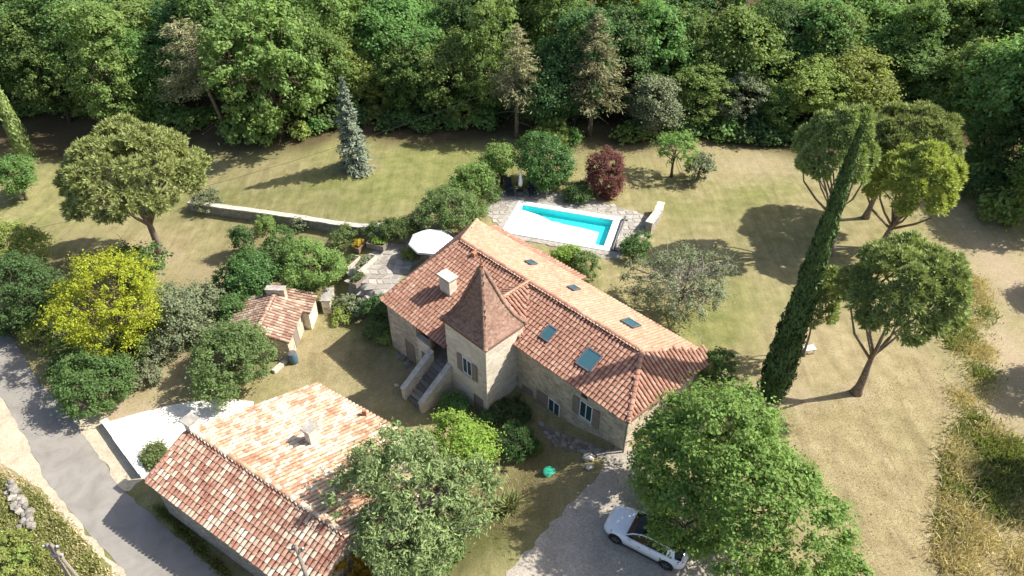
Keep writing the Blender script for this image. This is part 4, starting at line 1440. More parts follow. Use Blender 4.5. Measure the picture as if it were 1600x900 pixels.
# ---- spruce and tall thin pines
def tiered(name, base, top_py, wpx, label, leaf, seed, bare=0.03, nw=26, nb=7, droop=0.35, sparse=0.0, lf=0.36, dens=26, width=0.3, r0=0.2, power=0.85, bark='bark_pine'):
    p = GT(*base)
    H_ = height_at(p, top_py)
    Rw = 0.5 * wpx * depth_of((p[0], p[1], p[2] + H_ * 0.4)) / FPX
    Q, br = whorl_crown(H_ * bare + 0.2, H_, Rw, nw, nb, seed, droop, lf, dens, width, sparse, power)
    mb = MB()
    mb.tube([(0, 0, -0.3), (0.03, 0, H_ * .3), (0, 0.03, H_ * .6), (0, 0, H_ * 0.97)], [r0 * 1.3, r0, r0 * .6, 0.03], 8)
    rr = np.random.default_rng(seed)
    for b_ in br:
        if rr.random() < 0.6: mb.tube(b_, [0.045, 0.03, 0.012], 4, False)
    for k in range(int(10 * (bare > 0.2))):
        z = H_ * rr.uniform(0.12, bare + 0.1); an = rr.uniform(0, 6.28); l = Rw * rr.uniform(.3, .8)
        mb.tube([(0, 0, z), (math.cos(an) * l * .5, math.sin(an) * l * .5, z - .1), (math.cos(an) * l, math.sin(an) * l, z - .35)], [0.03, 0.02, 0.008], 4, False)
    return grow(name, mesh_from('trunk', mb.V, mb.F, (bark,), True), quad_mesh('crown', Q, (leaf,)), p, label)
tiered('blue_spruce', (556, 264), 122, 56, 'narrow blue spruce standing alone on the upper lawn', 'needle_blue', 220, nw=32, nb=10, dens=40, lf=0.34, power=0.7)
tiered('tall_pine', (807, 217), 38, 104, 'tall thin brownish pine with bare trunk, nearer the spruce', 'needle_brown', 221, bare=0.34, nw=20, nb=8, droop=0.15, sparse=0.12, lf=0.36, dens=80, width=0.2, r0=0.17, power=0.6)
tiered('tall_pine', (921, 213), 18, 116, 'tall thin brownish pine with bare trunk, above the purple tree', 'needle_brown', 222, bare=0.32, nw=22, nb=9, droop=0.15, sparse=0.1, lf=0.36, dens=80, width=0.2, r0=0.18, power=0.6)
tiered('tall_pine', (358, 212), 22, 130, 'leaning sparse pine with pale dead limbs before the bright green tree', 'needle_brown', 223, bare=0.42, nw=14, nb=9, droop=0.05, sparse=0.1, lf=0.36, dens=90, width=0.2, r0=0.17, power=0.45).rotation_euler = (math.radians(2), math.radians(-9), 0)

# ---- broadleaf trees and shrubs of the garden: crown centre px, width px, total height m, half height of crown m
def garden(name, c, wpx, H_, rz, leaf, label, seed, nl=9, nc=300, lp=60, lf=0.24, cr=0.45, cat='tree', r0=0.14, aspect=0.62, low=-0.8, sy=1.0, group=None, bark='bark', trunk=True, flat=0.5, spread=0.5, dx=0.0, dy=0.0, nlimb=9):
    up = H_ - rz
    p = GT(c[0], c[1], up)
    g = (p[0], p[1], Z(p[0], p[1]))
    Rw = 0.56 * wpx * depth_of((p[0], p[1], g[2] + up)) / FPX
    Q, tips = broad_crown((Rw, Rw * sy, rz), nl, nc, lp, lf, cr, seed, aspect, low, spread, flat)
    off = np.array([0, 0, up])
    cm = quad_mesh('crown', Q + off, (leaf,))
    tm = trunk_mesh('trunk', max(0.3, up), r0, tips * 0.9 + off, seed, 0.25, bark, lean=(dx, dy), nl=nlimb) if trunk else None
    return grow(name, tm, cm, g, label, cat, group)
T = garden
# near ones
T('leafy_tree', (1140, 756), 282, 8.4, 4.3, 'leaf_walnut', 'large bright green leafy tree overhanging the white car', 301, nl=18, nc=1250, lp=128, lf=0.156, cr=0.5, r0=0.26, spread=0.55, nlimb=16)
T('small_tree', (712, 690), 118, 4.6, 1.7, 'leaf_lime', 'bright lime green small tree between the stair and the dark pine', 303, nc=260, lp=108, lf=0.135, cr=0.38)
T('golden_tree', (172, 478), 190, 7.0, 3.2, 'leaf_gold', 'golden yellow leafy tree beside the road bend', 304, nl=12, nc=520, lp=114, lf=0.135, cr=0.5, r0=0.2)
T('grey_tree', (288, 485), 118, 4.2, 1.9, 'leaf_olive', 'grey green loose tree to the right of the golden tree', 305, nc=300, lp=114, lf=0.135, cr=0.4)
T('round_tree', (356, 562), 146, 4.4, 2.1, 'leaf_bush', 'round dense green tree between the white court and the small shed', 306, nc=460, lp=114, lf=0.135, cr=0.38)
T('green_tree', (140, 602), 116, 3.4, 1.6, 'leaf_shrub', 'low dark green tree below the golden tree at the road edge', 307, nc=330, lp=114, lf=0.135, cr=0.38)
T('green_tree', (38, 455), 128, 6.0, 2.6, 'leaf_dark', 'dark bluish tree left of the golden tree by the road', 308, nc=380, lp=114, lf=0.135, cr=0.45)
T('green_tree', (12, 388), 90, 5.0, 2.0, 'leaf_yellowgreen', 'yellow-green tree crown at the picture edge above the dark roadside tree', 309, nc=260, lp=114, lf=0.156, cr=0.45)
T('green_tree', (218, 420), 80, 4.6, 1.6, 'leaf_shrub', 'green crown peeking out behind the golden tree below the umbrella pine', 310, nc=220)
T('garden_tree', (482, 414), 104, 4.0, 1.7, 'leaf_light', 'round light green garden tree just above the small shed', 311, nc=330, lp=114, lf=0.135, cr=0.36)
T('green_tree', (398, 428), 84, 4.0, 1.7, 'leaf_glossy', 'dark glossy garden tree left of the round light green one', 312, nc=260, lp=114, lf=0.148, cr=0.36)
T('green_tree', (366, 482), 50, 2.8, 1.2, 'leaf_shrub', 'small green tree touching the dark side of the shed roof', 313, nc=140, lp=114, lf=0.135, cr=0.34)
T('green_tree', (22, 275), 62, 4.2, 1.7, 'leaf_oak', 'small round tree at the foot of the edge cypress', 314, nc=220, lp=114, lf=0.148, cr=0.4)
T('evergreen_tree', (856, 248), 96, 5.2, 2.5, 'leaf_glossy', 'dense round glossy evergreen tree beside the swimming pool', 315, nl=7, nc=480, lp=114, lf=0.135, cr=0.4, low=-0.95, spread=0.35)
T('purple_tree', (946, 268), 74, 4.4, 2.2, 'leaf_purple', 'purple leaved small tree behind the swimming pool', 316, nl=8, nc=320, lp=108, lf=0.135, cr=0.34, low=-0.95)
T('fruit_tree', (1056, 232), 70, 4.3, 1.5, 'leaf_light', 'small fruit tree with bare stem on the lawn right of the purple tree', 317, nl=9, nc=170, lp=67, lf=0.135, cr=0.34)
T('fruit_tree', (1094, 258), 54, 2.6, 1.1, 'leaf_olive', 'smaller grey green tree beside the fruit tree', 318, nl=8, nc=130, lp=67, lf=0.148, cr=0.3)
T('garden_tree', (784, 246), 62, 3.8, 1.2, 'leaf_light', 'light green small tree at the left of the round evergreen', 319, nl=8, nc=150, lp=108, lf=0.135, cr=0.34)
T('garden_tree', (738, 284), 72, 3.0, 1.4, 'leaf_light', 'leafy green tree near the loungers at the pool corner', 320, nl=8, nc=230, lp=108, lf=0.135, cr=0.36)
T('garden_tree', (712, 328), 118, 3.2, 1.5, 'leaf_bush', 'broad olive green tree over the rear corner of the farmhouse', 321, nl=10, nc=360, lp=108, lf=0.148, cr=0.36)
T('bare_tree', (1066, 436), 176, 4.6, 1.9, 'leaf_olive', 'thin twiggy half-bare tree behind the farmhouse', 322, nl=10, nc=190, lp=120, lf=0.12, cr=0.5, bark='bark_grey', r0=0.12, nlimb=50)

# big dark pine in front, and needle-leaved shrubs
def tuft_tree(name, c, wpx, H_, rz, leaf, label, seed, nt, nn=18, tuft=0.34, lobes=40, r0=0.18, cat='tree', width=0.2):
    up = H_ - rz
    p = GT(c[0], c[1], up)
    g = (p[0], p[1], Z(p[0], p[1]))
    Rw = 0.5 * wpx * depth_of((p[0], p[1], g[2] + up)) / FPX
    Q, tips = pine_crown((Rw, Rw, rz), nt, nn, tuft, 0, seed, dome=False, lobes=lobes, width=width)
    off = np.array([0, 0, up])
    return grow(name, trunk_mesh('trunk', up, r0, tips * 0.85 + off, seed, 0.2, 'bark_pine', nl=16), quad_mesh('crown', Q + off, (leaf,)), g, label, cat)
garden('dense_pine', (650, 776), 226, 7.0, 3.5, 'needle_front_pine', 'big dense grey-green pine leaning over the barn roof', 344, nl=13, nc=950, lp=95, lf=0.22, cr=0.40, aspect=0.3, flat=0.15, r0=0.24, spread=0.58, low=-0.9, bark='bark_pine')
tuft_tree('feathery_shrub', (806, 690), 58, 2.0, 0.95, 'leaf_feather', 'feathery pale green shrub in front of the cellar door', 330, 260, 20, 0.30, 14, 0.05, 'shrub', 0.14)
tuft_tree('orange_shrub', (524, 892), 100, 2.3, 1.1, 'leaf_orange', 'orange-yellow shrub at the foot of the barn gable', 331, 420, 20, 0.30, 16, 0.06, 'shrub', 0.2)

# ---- shrubs
def shrub(c, wpx, H_, leaf, label, seed, nc=110, lp=70, lf=0.13, cr=0.26, sy=1.0, name='shrub', aspect=0.6, sx=1.0, rz=0.0, group=None, nl=7):
    p = GT(c[0], c[1], H_ * 0.5)
    g = (p[0], p[1], Z(p[0], p[1]))
    Rw = 0.57 * wpx * depth_of(p) / FPX
    Q, tips = broad_crown((Rw * sx, Rw * sy, H_ * 0.62), nl, nc, lp, lf, cr, seed, aspect, -0.6)
    o = empty(name, g, label, 'shrub', group, rz)
    link('foliage', quad_mesh('foliage', Q + np.array([0, 0, H_ * 0.42]), (leaf,)), o)
    mb = MB(); rr = np.random.default_rng(seed)
    for k in range(5):
        t = tips[rr.integers(0, len(tips))] * 0.8
        limb(mb, (t[0] * .15, t[1] * .15, -0.1), (t[0], t[1], abs(t[2]) + H_ * 0.4), 0.03, 0.008, rr, 5)
    link('stems', mesh_from('stems', mb.V, mb.F, ('bark',), True), o)
    return o
shrub((322, 312), 54, 1.5, 'leaf_olive', 'grey green shrub at the end of the garden wall by the umbrella pine', 401)
shrub((413, 350), 34, 1.5, 'leaf_light', 'clipped round light green shrub behind the dark garden tree', 402, lf=0.1)
shrub((536, 369), 42, 1.5, 'leaf_bush', 'clipped round shrub in front of the garden wall', 403, lf=0.1)
shrub((608, 356), 96, 1.5, 'leaf_shrub', 'long clipped dark hedge behind the garden wall', 404, nc=220, sy=0.42, name='hedge', rz=-0.12, nl=12)
shrub((470, 350), 22, 0.9, 'leaf_olive', 'little grey plant on top of the garden wall', 405, nc=40)
shrub((882, 397), 50, 1.2, 'leaf_lime', 'yellowish green shrub between the pool and the house roof', 406)
shrub((914, 410), 52, 1.6, 'leaf_bush', 'taller dull green shrub next to the yellowish one behind the house', 407)
shrub((993, 386), 56, 1.7, 'leaf_shrub', 'fluffy green shrub at the right end of the pool terrace', 408, nc=130)
shrub((588, 478), 48, 1.7, 'leaf_dark', 'dark rounded shrub at the left corner of the farmhouse', 409, nc=130)
shrub((556, 474), 44, 1.2, 'leaf_olive', 'spreading grey green shrub at the foot of the terrace', 410)
shrub((590, 512), 44, 1.1, 'leaf_bush', 'low border shrub along the left house wall', 411)
shrub((604, 528), 26, 0.7, 'leaf_yellowgreen', 'smaller yellowish border plant by the lower house door', 412, nc=60)
shrub((536, 488), 44, 0.8, 'leaf_yellowgreen', 'yellowish low plants right of the shed', 413, nc=80)
shrub((512, 474), 24, 0.9, 'leaf_olive', 'small grey plant by the pale wall end near the shed', 414, nc=60)
shrub((710, 632), 46, 1.2, 'leaf_oak', 'dark leafy shrub between the stair and the tower foot', 415)
shrub((762, 612 + 40), 30, 0.9, 'leaf_shrub', 'low dark plant at the front corner of the tower', 416, nc=70)
shrub((800, 640), 60, 0.9, 'leaf_dark', 'shaded low shrub in the corner between tower and facade', 417)
shrub((828, 698), 26, 0.7, 'leaf_lime', 'tiny lime green plant beside the feathery shrub', 418, nc=50)
shrub((1125, 572), 60, 1.8, 'leaf_shrub', 'dark shrub peeping behind the right roof corner', 419)
shrub((1060, 300 + 10), 1, 0.3, 'leaf_olive', 'very small tuft of leaves below the fruit tree', 420, nc=8) if False else None
shrub((242, 714), 40, 1.0, 'leaf_bush', 'small shrub at the corner of the barn and the white court', 421)
shrub((1330, 892), 60, 0.9, 'leaf_walnut', 'low green shrub under the large leafy tree at the bottom edge', 422)
shrub((215, 548 + 40), 60, 1.3, 'leaf_olive', 'low grey green shrub between golden tree and round tree', 423)
shrub((60, 520), 70, 2.0, 'leaf_yellowgreen', 'straggly yellowish shrub at the road below the dark tree', 424, nc=130)
shrub((112, 560), 80, 2.0, 'leaf_shrub', 'dark green shrub under the left side of the golden tree', 425, nc=140)
shrub((378, 372), 34, 3.2, 'leaf_dark', 'narrow upright dark conifer left of the clipped light shrub', 426, nc=150, name='conifer')
shrub((425, 400), 60, 2.6, 'leaf_glossy', 'tall dark shrub behind the glossy garden tree', 427, nc=150)
shrub((640, 395), 26, 0.8, 'leaf_yellowgreen', 'potted yellowish plant beside the open parasol', 428, nc=60)
shrub((1535, 292), 70, 2.4, 'leaf_dark', 'dark reddish-green shrub at the shady edge of the track', 429, nc=150)
shrub((765, 300), 40, 1.6, 'leaf_bush', 'leafy shrub left of the pool loungers', 430)
shrub((1445, 395 + 10), 30, 0.8, 'leaf_yellowgreen', 'low tuft between the two pines on the dry field', 431, nc=50)
shrub((680, 870), 120, 0.9, 'leaf_oak', 'low leafy ground plants below the dense pine', 432, nc=200, nl=12)
shrub((470, 470 - 20), 60, 2.0, 'leaf_light', 'light leafy shrub leaning on the shed annexe', 433, nc=110)

for k_, (c_, w_, h_, lf_, lab_) in enumerate((
        ((205, 545), 90, 2.2, 'leaf_shrub', 'green shrub under the right side of the golden tree'),
        ((150, 545), 90, 2.4, 'leaf_bush', 'green shrub under the middle of the golden tree'),
        ((95, 500), 70, 2.6, 'leaf_olive', 'dull shrub filling the gap between dark tree and golden tree'),
        ((255, 545), 70, 1.6, 'leaf_olive', 'grey green shrub at the foot of the grey green loose tree'),
        ((330, 500), 60, 1.8, 'leaf_olive', 'loose grey shrub between the grey green loose tree and the shed'),
        ((20, 500), 60, 2.4, 'leaf_shrub', 'shady shrub at the picture edge by the road'),
        ((355, 440), 60, 2.2, 'leaf_dark', 'dark shrub at the left end of the garden tree group'),
        ((440, 372), 60, 2.4, 'leaf_shrub', 'dark green shrub between the upright conifer and the round garden tree'),
        ((520, 420), 50, 1.8, 'leaf_light', 'light green shrub on the right flank of the round garden tree'),
        ((765, 268), 60, 2.2, 'leaf_shrub', 'dark green shrub behind the loungers at the pool corner'),
        ((905, 300), 50, 1.4, 'leaf_dark', 'low dark shrub between round evergreen and purple tree'))):
    shrub(c_, w_, h_, lf_, lab_, 450 + k_, nc=150)

def spiky(c, H_, label, seed, n=90, leaf='leaf_yucca'):
    p = GT(c[0], c[1], 0.2); g = (p[0], p[1], Z(p[0], p[1]))
    rr = np.random.default_rng(seed)
    Q = []
    for k in range(n):
        an = rr.uniform(0, 6.28); el = rr.uniform(0.25, 1.4); L = H_ * rr.uniform(0.7, 1.2)
        d = np.array([math.cos(an) * math.cos(el), math.sin(an) * math.cos(el), math.sin(el)])
        b_ = np.array([-math.sin(an), math.cos(an), 0]) * 0.035
        o0 = np.array([rr.normal(0, .25), rr.normal(0, .25), 0.05])
        m = o0 + d * L * 0.55; e = o0 + d * L - np.array([0, 0, 0.12 * L])
        Q.append([o0 - b_, o0 + b_, m + b_, m - b_]); Q.append([m - b_, m + b_, e + b_ * .2, e - b_ * .2])
    me = quad_mesh('fronds', np.array(Q), (leaf,))
    o = link('yucca', me, None, g)
    tag(o, label, 'plant')
spiky((792, 792), 1.25, 'spiky pale yucca clump at the edge of the shaded lawn', 440, 130)

# ------------------------------------------------------------------ swimming pool
pc_ = pool(PLEN / 2, PWID / 2, PZ)
pl = empty('swimming_pool', pc_, 'rectangular swimming pool with white coping and turquoise water', 'swimming pool')
b = MB()
D = 0.6
P4 = [pool(0, 0), pool(PLEN, 0), pool(PLEN, PWID), pool(0, PWID)]
b.add([(x, y, PZ - D) for x, y, _ in P4] + [(x, y, PZ) for x, y, _ in P4], [(3, 2, 1, 0), (0, 1, 5, 4), (1, 2, 6, 5), (2, 3, 7, 6), (3, 0, 4, 7)])
b.build('basin', 'pool_liner', pl)
def ringpart(name, w0, w1, z0, z1, mat):
    q0 = [(-w0, -w0), (PLEN + w0, -w0), (PLEN + w0, PWID + w0), (-w0, PWID + w0)]
    q1 = [(-w1, -w1), (PLEN + w1, -w1), (PLEN + w1, PWID + w1), (-w1, PWID + w1)]
    b = MB()
    V = [pool(*q, z0) for q in q0] + [pool(*q, z0) for q in q1] + [pool(*q, z1) for q in q0] + [pool(*q, z1) for q in q1]
    F = []
    for i in range(4):
        j = (i + 1) % 4
        F += [(8 + i, 8 + j, 12 + j, 12 + i), (4 + i, 12 + i, 12 + j, 4 + j), (i, j, 8 + j, 8 + i)]
    b.add(V, F); return b.build(name, mat, pl)
ringpart('surround', 0.02, 1.0, PZ - 0.1, PZ - 0.002, 'stone_grey')
# coping stones, one by one
def coping_run(a0, a1, n, horizontal, fixed):
    for k in range(n):
        t0 = a0 + (a1 - a0) * k / n + 0.006; t1 = a0 + (a1 - a0) * (k + 1) / n - 0.006
        b = MB()
        if horizontal: b.box((t0, fixed[0], 0), (t1, fixed[1], 0.05), lambda x, y, z: pool(x, y, PZ + z))
        else: b.box((fixed[0], t0, 0), (fixed[1], t1, 0.05), lambda x, y, z: pool(x, y, PZ + z))
        b.build('coping', 'white_concrete', pl)
cw = 0.5
coping_run(-cw, PLEN + cw, 12, True, (-cw, 0.03)); coping_run(-cw, PLEN + cw, 12, True, (PWID - 0.03, PWID + cw))
coping_run(0.04, PWID - 0.04, 6, False, (-cw, 0.03)); coping_run(0.04, PWID - 0.04, 6, False, (PLEN - 0.03, PLEN + cw))
def water_mat():
    a = NT('pool_water')
    tr = a.n('BsdfTransparent'); tr.inputs['Color'].default_value = (0.26, 0.96, 0.965, 1)
    gl = a.n('BsdfGlossy'); gl.inputs['Roughness'].default_value = 0.04
    bp = a.n('Bump'); bp.inputs['Strength'].default_value = 0.12; a.l(a.noise(3.0, 3), bp.inputs['Height']); a.l(bp.outputs[0], gl.inputs['Normal'])
    fz = a.n('Fresnel'); fz.inputs['IOR'].default_value = 1.33; a.l(bp.outputs[0], fz.inputs['Normal'])
    mx = a.n('MixShader'); a.l(fz.outputs[0], mx.inputs[0]); a.l(tr.outputs[0], mx.inputs[1]); a.l(gl.outputs[0], mx.inputs[2])
    a.l(mx.outputs[0], a.out.inputs['Surface']); M['pool_water'] = a.m
water_mat()
b = MB(); b.add([(x, y, PZ - 0.10) for x, y, _ in P4], [(3, 2, 1, 0)]); wo = b.build('water', 'pool_water', pl)
# white sheet just above the water, its edge uneven on two sides
def cover():
    def ab(px, py):
        q = np.array(G(px, py, PZ - 0.08)[:2]) - PTL
        return float(q @ PA), float(q @ PB)
    edge = [ab(*q) for q in ((816, 327.5), (836, 334), (852, 340.5), (862, 346), (872, 347), (880, 350.5), (910, 356.5), (936, 363), (933, 372), (928, 386))]
    edge[0] = (0.04, edge[0][1]); edge[-1] = (edge[-1][0], PWID - 0.04)
    pts = edge + [(0.04, PWID - 0.04)]
    from mathutils.geometry import tessellate_polygon
    b = MB()
    V = [pool(x, y, PZ - 0.085 + 0.012 * math.sin(x * 3 + y * 5)) for x, y in pts]
    tri = tessellate_polygon([[Vector(v) for v in V]])
    n = len(V)
    b.add(V + [(x, y, z - 0.02) for x, y, z in V], [tuple(t) for t in tri] + [(i, (i + 1) % n, n + (i + 1) % n, n + i) for i in range(n)])
    o = b.build('pool_sheet', 'pool_sheet', None, loc=pool(PLEN * 0.4, PWID * 0.6, PZ - 0.1))
    tag(o, 'white floating sheet over most of the swimming pool', 'pool cover')
cover()
ro = empty('cover_roller', pool(PLEN + 0.85, PWID / 2, PZ), 'long dark cover roller at the right end of the swimming pool', 'roller')
b = MB(); b.tube([pool(PLEN + 0.85, -0.3, PZ + 0.32), pool(PLEN + 0.85, PWID + 0.35, PZ + 0.32)], 0.08, 10); b.build('tube', 'zinc', ro, smooth=True)
for s_ in (-0.25, PWID + 0.3):
    b = MB(); b.box((PLEN + 0.6, s_ - 0.04, 0.04), (PLEN + 1.1, s_ + 0.04, 0.09), lambda x, y, z: pool(x, y, PZ + z)); b.box((PLEN + 0.8, s_ - 0.035, 0.091), (PLEN + 0.9, s_ + 0.035, 0.38), lambda x, y, z: pool(x, y, PZ + z)); b.build('stand', 'dark_metal', ro)

# ------------------------------------------------------------------ parasols, loungers, garden furniture
def parasol_open(c, z, r, h, label):
    o = empty('parasol', (c[0], c[1], z), label, 'parasol')
    b = MB(); n = 8
    rim = [(c[0] + r * math.cos(2 * math.pi * (k + .3) / n), c[1] + r * math.sin(2 * math.pi * (k + .3) / n), z + h - 0.72) for k in range(n)]
    mid = [(c[0] + .5 * (p[0] - c[0]), c[1] + .5 * (p[1] - c[1]), z + h - 0.30) for p in rim]
    low = [(p[0], p[1], p[2] - 0.16) for p in rim]
    ap = (c[0], c[1], z + h)
    b.add([ap] + mid + rim + low, [(0, 1 + k, 1 + (k + 1) % n) for k in range(n)] + [(1 + k, 1 + n + k, 1 + n + (k + 1) % n, 1 + (k + 1) % n) for k in range(n)] + [(1 + n + k, 1 + 2 * n + k, 1 + 2 * n + (k + 1) % n, 1 + n + (k + 1) % n) for k in range(n)])
    cn = b.build('canopy', 'parasol_cloth', o)
    for k in range(n):
        b = MB(); b.tube([(ap[0], ap[1], ap[2] - .05), (mid[k][0], mid[k][1], mid[k][2] - .04), (rim[k][0], rim[k][1], rim[k][2] - .03)], 0.015, 5); b.build('rib', 'wood_brown', cn)
    b = MB(); b.tube([(c[0], c[1], z), (c[0], c[1], z + h + 0.08)], 0.03, 8); b.build('pole', 'wood_brown', o)
    b = MB(); b.lathe((c[0], c[1], z), [(0.32, 0), (0.32, 0.06), (0.28, 0.09), (0.05, 0.11), (0.05, 0.3)], 16); b.build('base', 'concrete_grey', o)
pp = GT(673, 372, 2.2)
parasol_open(pp, Z(pp[0], pp[1]) + 0.05, 1.7, 2.6, 'open white parasol over the garden terrace')
def parasol_closed(px, py, label):
    x, y, z = GT(px, py)
    o = empty('parasol', (x, y, z), label, 'parasol')
    b = MB(); b.lathe((x, y, z), [(0.05, 0.75), (0.17, 0.85), (0.20, 1.1), (0.14, 1.6), (0.07, 2.1), (0.02, 2.3)], 10); b.build('canopy', 'parasol_cloth', o, smooth=True)
    b = MB(); b.tube([(x, y, z), (x, y, z + 2.4)], 0.025, 8); b.build('pole', 'wood_brown', o)
    b = MB(); b.lathe((x, y, z + 0.05), [(0.28, 0), (0.28, 0.06), (0.05, 0.09)], 14); b.build('base', 'concrete_grey', o)
parasol_closed(813, 303, 'furled white parasol between two dark loungers by the pool')
def lounger(px, py, rz, label):
    x, y, z = GT(px, py); z += 0.06
    o = empty('sun_lounger', (x, y, z), label, 'sun lounger', 'dark loungers by the pool')
    c, s = math.cos(rz), math.sin(rz)
    fr = lambda a, b_, h: (x + a * c - b_ * s, y + a * s + b_ * c, z + h)
    b = MB(); b.box((-0.6, -0.32, 0.28), (0.75, 0.32, 0.36), fr); b.build('seat', 'lounger_cloth', o)
    b = MB(); b.hexa([fr(*q) for q in ((-0.62, -0.32, 0.30), (-0.55, -0.32, 0.30), (-0.55, 0.32, 0.30), (-0.62, 0.32, 0.30), (-1.02, -0.32, 0.92), (-0.95, -0.32, 0.95), (-0.95, 0.32, 0.95), (-1.02, 0.32, 0.92))]); b.build('backrest', 'lounger_cloth', o)
    for (a, b_) in ((-0.5, -0.28), (-0.5, 0.28), (0.68, -0.28), (0.68, 0.28)):
        q = MB(); q.box((a - 0.025, b_ - 0.025, 0), (a + 0.025, b_ + 0.025, 0.279), fr); q.build('leg', 'dark_metal', o)
lounger(796, 302, math.radians(-80), 'dark lounger left of the furled parasol')
lounger(831, 302, math.radians(-85), 'dark lounger right of the furled parasol')
def table(px, py, L, Wd, h, rz, top, label, name='table', cat='table', up=0.06):
    x, y, z = GT(px, py); z += up
    o = empty(name, (x, y, z), label, cat)
    c, s = math.cos(rz), math.sin(rz)
    fr = lambda a, b_, hh: (x + a * c - b_ * s, y + a * s + b_ * c, z + hh)
    k = 4
    for i in range(k):
        b = MB(); b.box((-L / 2, -Wd / 2 + i * Wd / k + 0.006, h - 0.05), (L / 2, -Wd / 2 + (i + 1) * Wd / k - 0.006, h), fr); b.build('plank', top, o)
    for sx in (-1, 1):
        for sy in (-1, 1):
            b = MB(); b.box((sx * (L / 2 - .08) - .035, sy * (Wd / 2 - .06) - .035, 0), (sx * (L / 2 - .08) + .035, sy * (Wd / 2 - .06) + .035, h - 0.051), fr); b.build('leg', top, o)
table(812, 306, 0.6, 0.6, 0.45, 0, 'dark_metal', 'low dark side table under the furled parasol')
table(654, 398, 1.7, 0.5, 0.46, math.radians(55), 'wood_grey', 'grey wooden bench under the open parasol', 'bench', 'bench')
table(676, 388, 1.8, 0.9, 0.75, math.radians(55), 'wood_grey', 'grey wooden garden table under the open parasol')
table(1262, 551, 0.75, 0.45, 0.45, 0.2, 'white_paint', 'small white slatted stool under the young pine', 'stool', 'stool', 0.0)

def trough(px, py, L, Wd, h, rz, mat, label, leaf, seed):
    x, y, z = GT(px, py); z += 0.03
    o = empty('planter', (x, y, z), label, 'planter', 'planters on the garden terrace')
    c, s = math.cos(rz), math.sin(rz)
    fr = lambda a, b_, hh: (x + a * c - b_ * s, y + a * s + b_ * c, z + hh)
    b = MB(); t = 0.07
    b.box((-L / 2, -Wd / 2, 0), (L / 2, -Wd / 2 + t, h), fr); b.box((-L / 2, Wd / 2 - t, 0), (L / 2, Wd / 2, h), fr)
    b.box((-L / 2, -Wd / 2 + t, 0), (-L / 2 + t, Wd / 2 - t, h - .004), fr); b.box((L / 2 - t, -Wd / 2 + t, 0), (L / 2, Wd / 2 - t, h - .004), fr)
    b.build('box', mat, o)
    b = MB(); b.box((-L / 2 + t, -Wd / 2 + t, 0), (L / 2 - t, Wd / 2 - t, h - 0.08), fr); b.build('soil', 'bark', o)
    if leaf:
        Q, _ = broad_crown((L * 0.42, Wd * 0.42, 0.3), 6, 40, 40, 0.10, 0.14, seed, low=-0.2)
        R_ = np.array([[c, -s, 0], [s, c, 0], [0, 0, 1]])
        link('plants', quad_mesh('plants', Q @ R_.T + np.array([0, 0, h + .1]), (leaf,)), o)
an = math.radians(62)
trough(563, 388, 1.3, 0.8, 0.45, an, 'wood_brown', 'brown planter box nearest the garden wall', 'leaf_orange', 501)
trough(590, 386, 1.5, 0.8, 0.45, math.radians(-20), 'wood_grey', 'planter with lush green plants beside the garden wall', 'leaf_lime', 502)
trough(571, 417, 2.2, 0.6, 0.45, an, 'stone_pale', 'long pale stone trough in the middle of the terrace', 'leaf_olive', 503)
trough(549, 414, 1.6, 0.7, 0.4, an, 'stone_pale', 'shorter stone trough at the lawn side of the terrace', 'leaf_bush', 504)
trough(560, 442, 1.3, 0.7, 0.4, an, 'wood_grey', 'grey planter at the lower corner of the terrace', 'leaf_shrub', 505)

# ------------------------------------------------------------------ walls
def wall_run(name, P, h, t, label, mat='rubble', cap='stone_pale', cl=0.9, seed=0, capw=0.06, dip=0.5, group=None):
    rr = np.random.default_rng(seed)
    P = [GT(*q)[:2] for q in P]
    c = np.mean(np.array(P), 0)
    o = empty(name, (float(c[0]), float(c[1]), Z(*c)), label, 'wall', group)
    b = MB()
    for i in range(len(P) - 1):
        a0 = np.array(P[i]); a1 = np.array(P[i + 1]); d = a1 - a0; L = np.linalg.norm(d); d /= L; n = np.array([-d[1], d[0]])
        k = max(1, int(L / cl))
        for j in range(k):
            q0 = a0 + d * L * j / k; q1 = a0 + d * L * (j + 1) / k
            z0 = Z(*q0); z1 = Z(*q1)
            hh = h
            V = [(*(q0 - n * t / 2), z0 - dip), (*(q1 - n * t / 2), z1 - dip), (*(q1 + n * t / 2), z1 - dip), (*(q0 + n * t / 2), z0 - dip), (*(q0 - n * t / 2), z0 + hh), (*(q1 - n * t / 2), z1 + hh), (*(q1 + n * t / 2), z1 + hh), (*(q0 + n * t / 2), z0 + hh)]
            b.hexa(V)
            if cap:
                cb = MB(); w = t / 2 + capw + rr.uniform(-.02, .03); g = 0.012
                s0 = q0 + d * g; s1 = q1 - d * g; dz = rr.uniform(0.0, 0.03)
                V = [(*(s0 - n * w), z0 + hh + .004), (*(s1 - n * w), z1 + hh + .004), (*(s1 + n * w), z1 + hh + .004), (*(s0 + n * w), z0 + hh + .004)]
                V += [(x, y, z + .09 + dz) for x, y, z in V]
                cb.hexa(V); cb.build('coping', cap, o)
    b.build('wall', mat, o)
    return o
wall_run('garden_wall', [(300, 327), (345, 334), (425, 345), (500, 357), (565, 366), (640, 380)], 0.75, 0.42, 'long low stone wall with pale coping crossing the garden behind the shed', seed=1)
wall_run('court_wall', [(167, 664), (226, 745)], 0.45, 0.34, 'white low wall along the edge of the white court', 'white_concrete', 'white_concrete', 1.4, 2, 0.03)
wall_run('pool_wall', [(1031, 331), (1026, 345), (1012, 364)], 0.9, 0.5, 'short rough stone wall at the right end of the pool terrace', seed=3, cl=0.6)
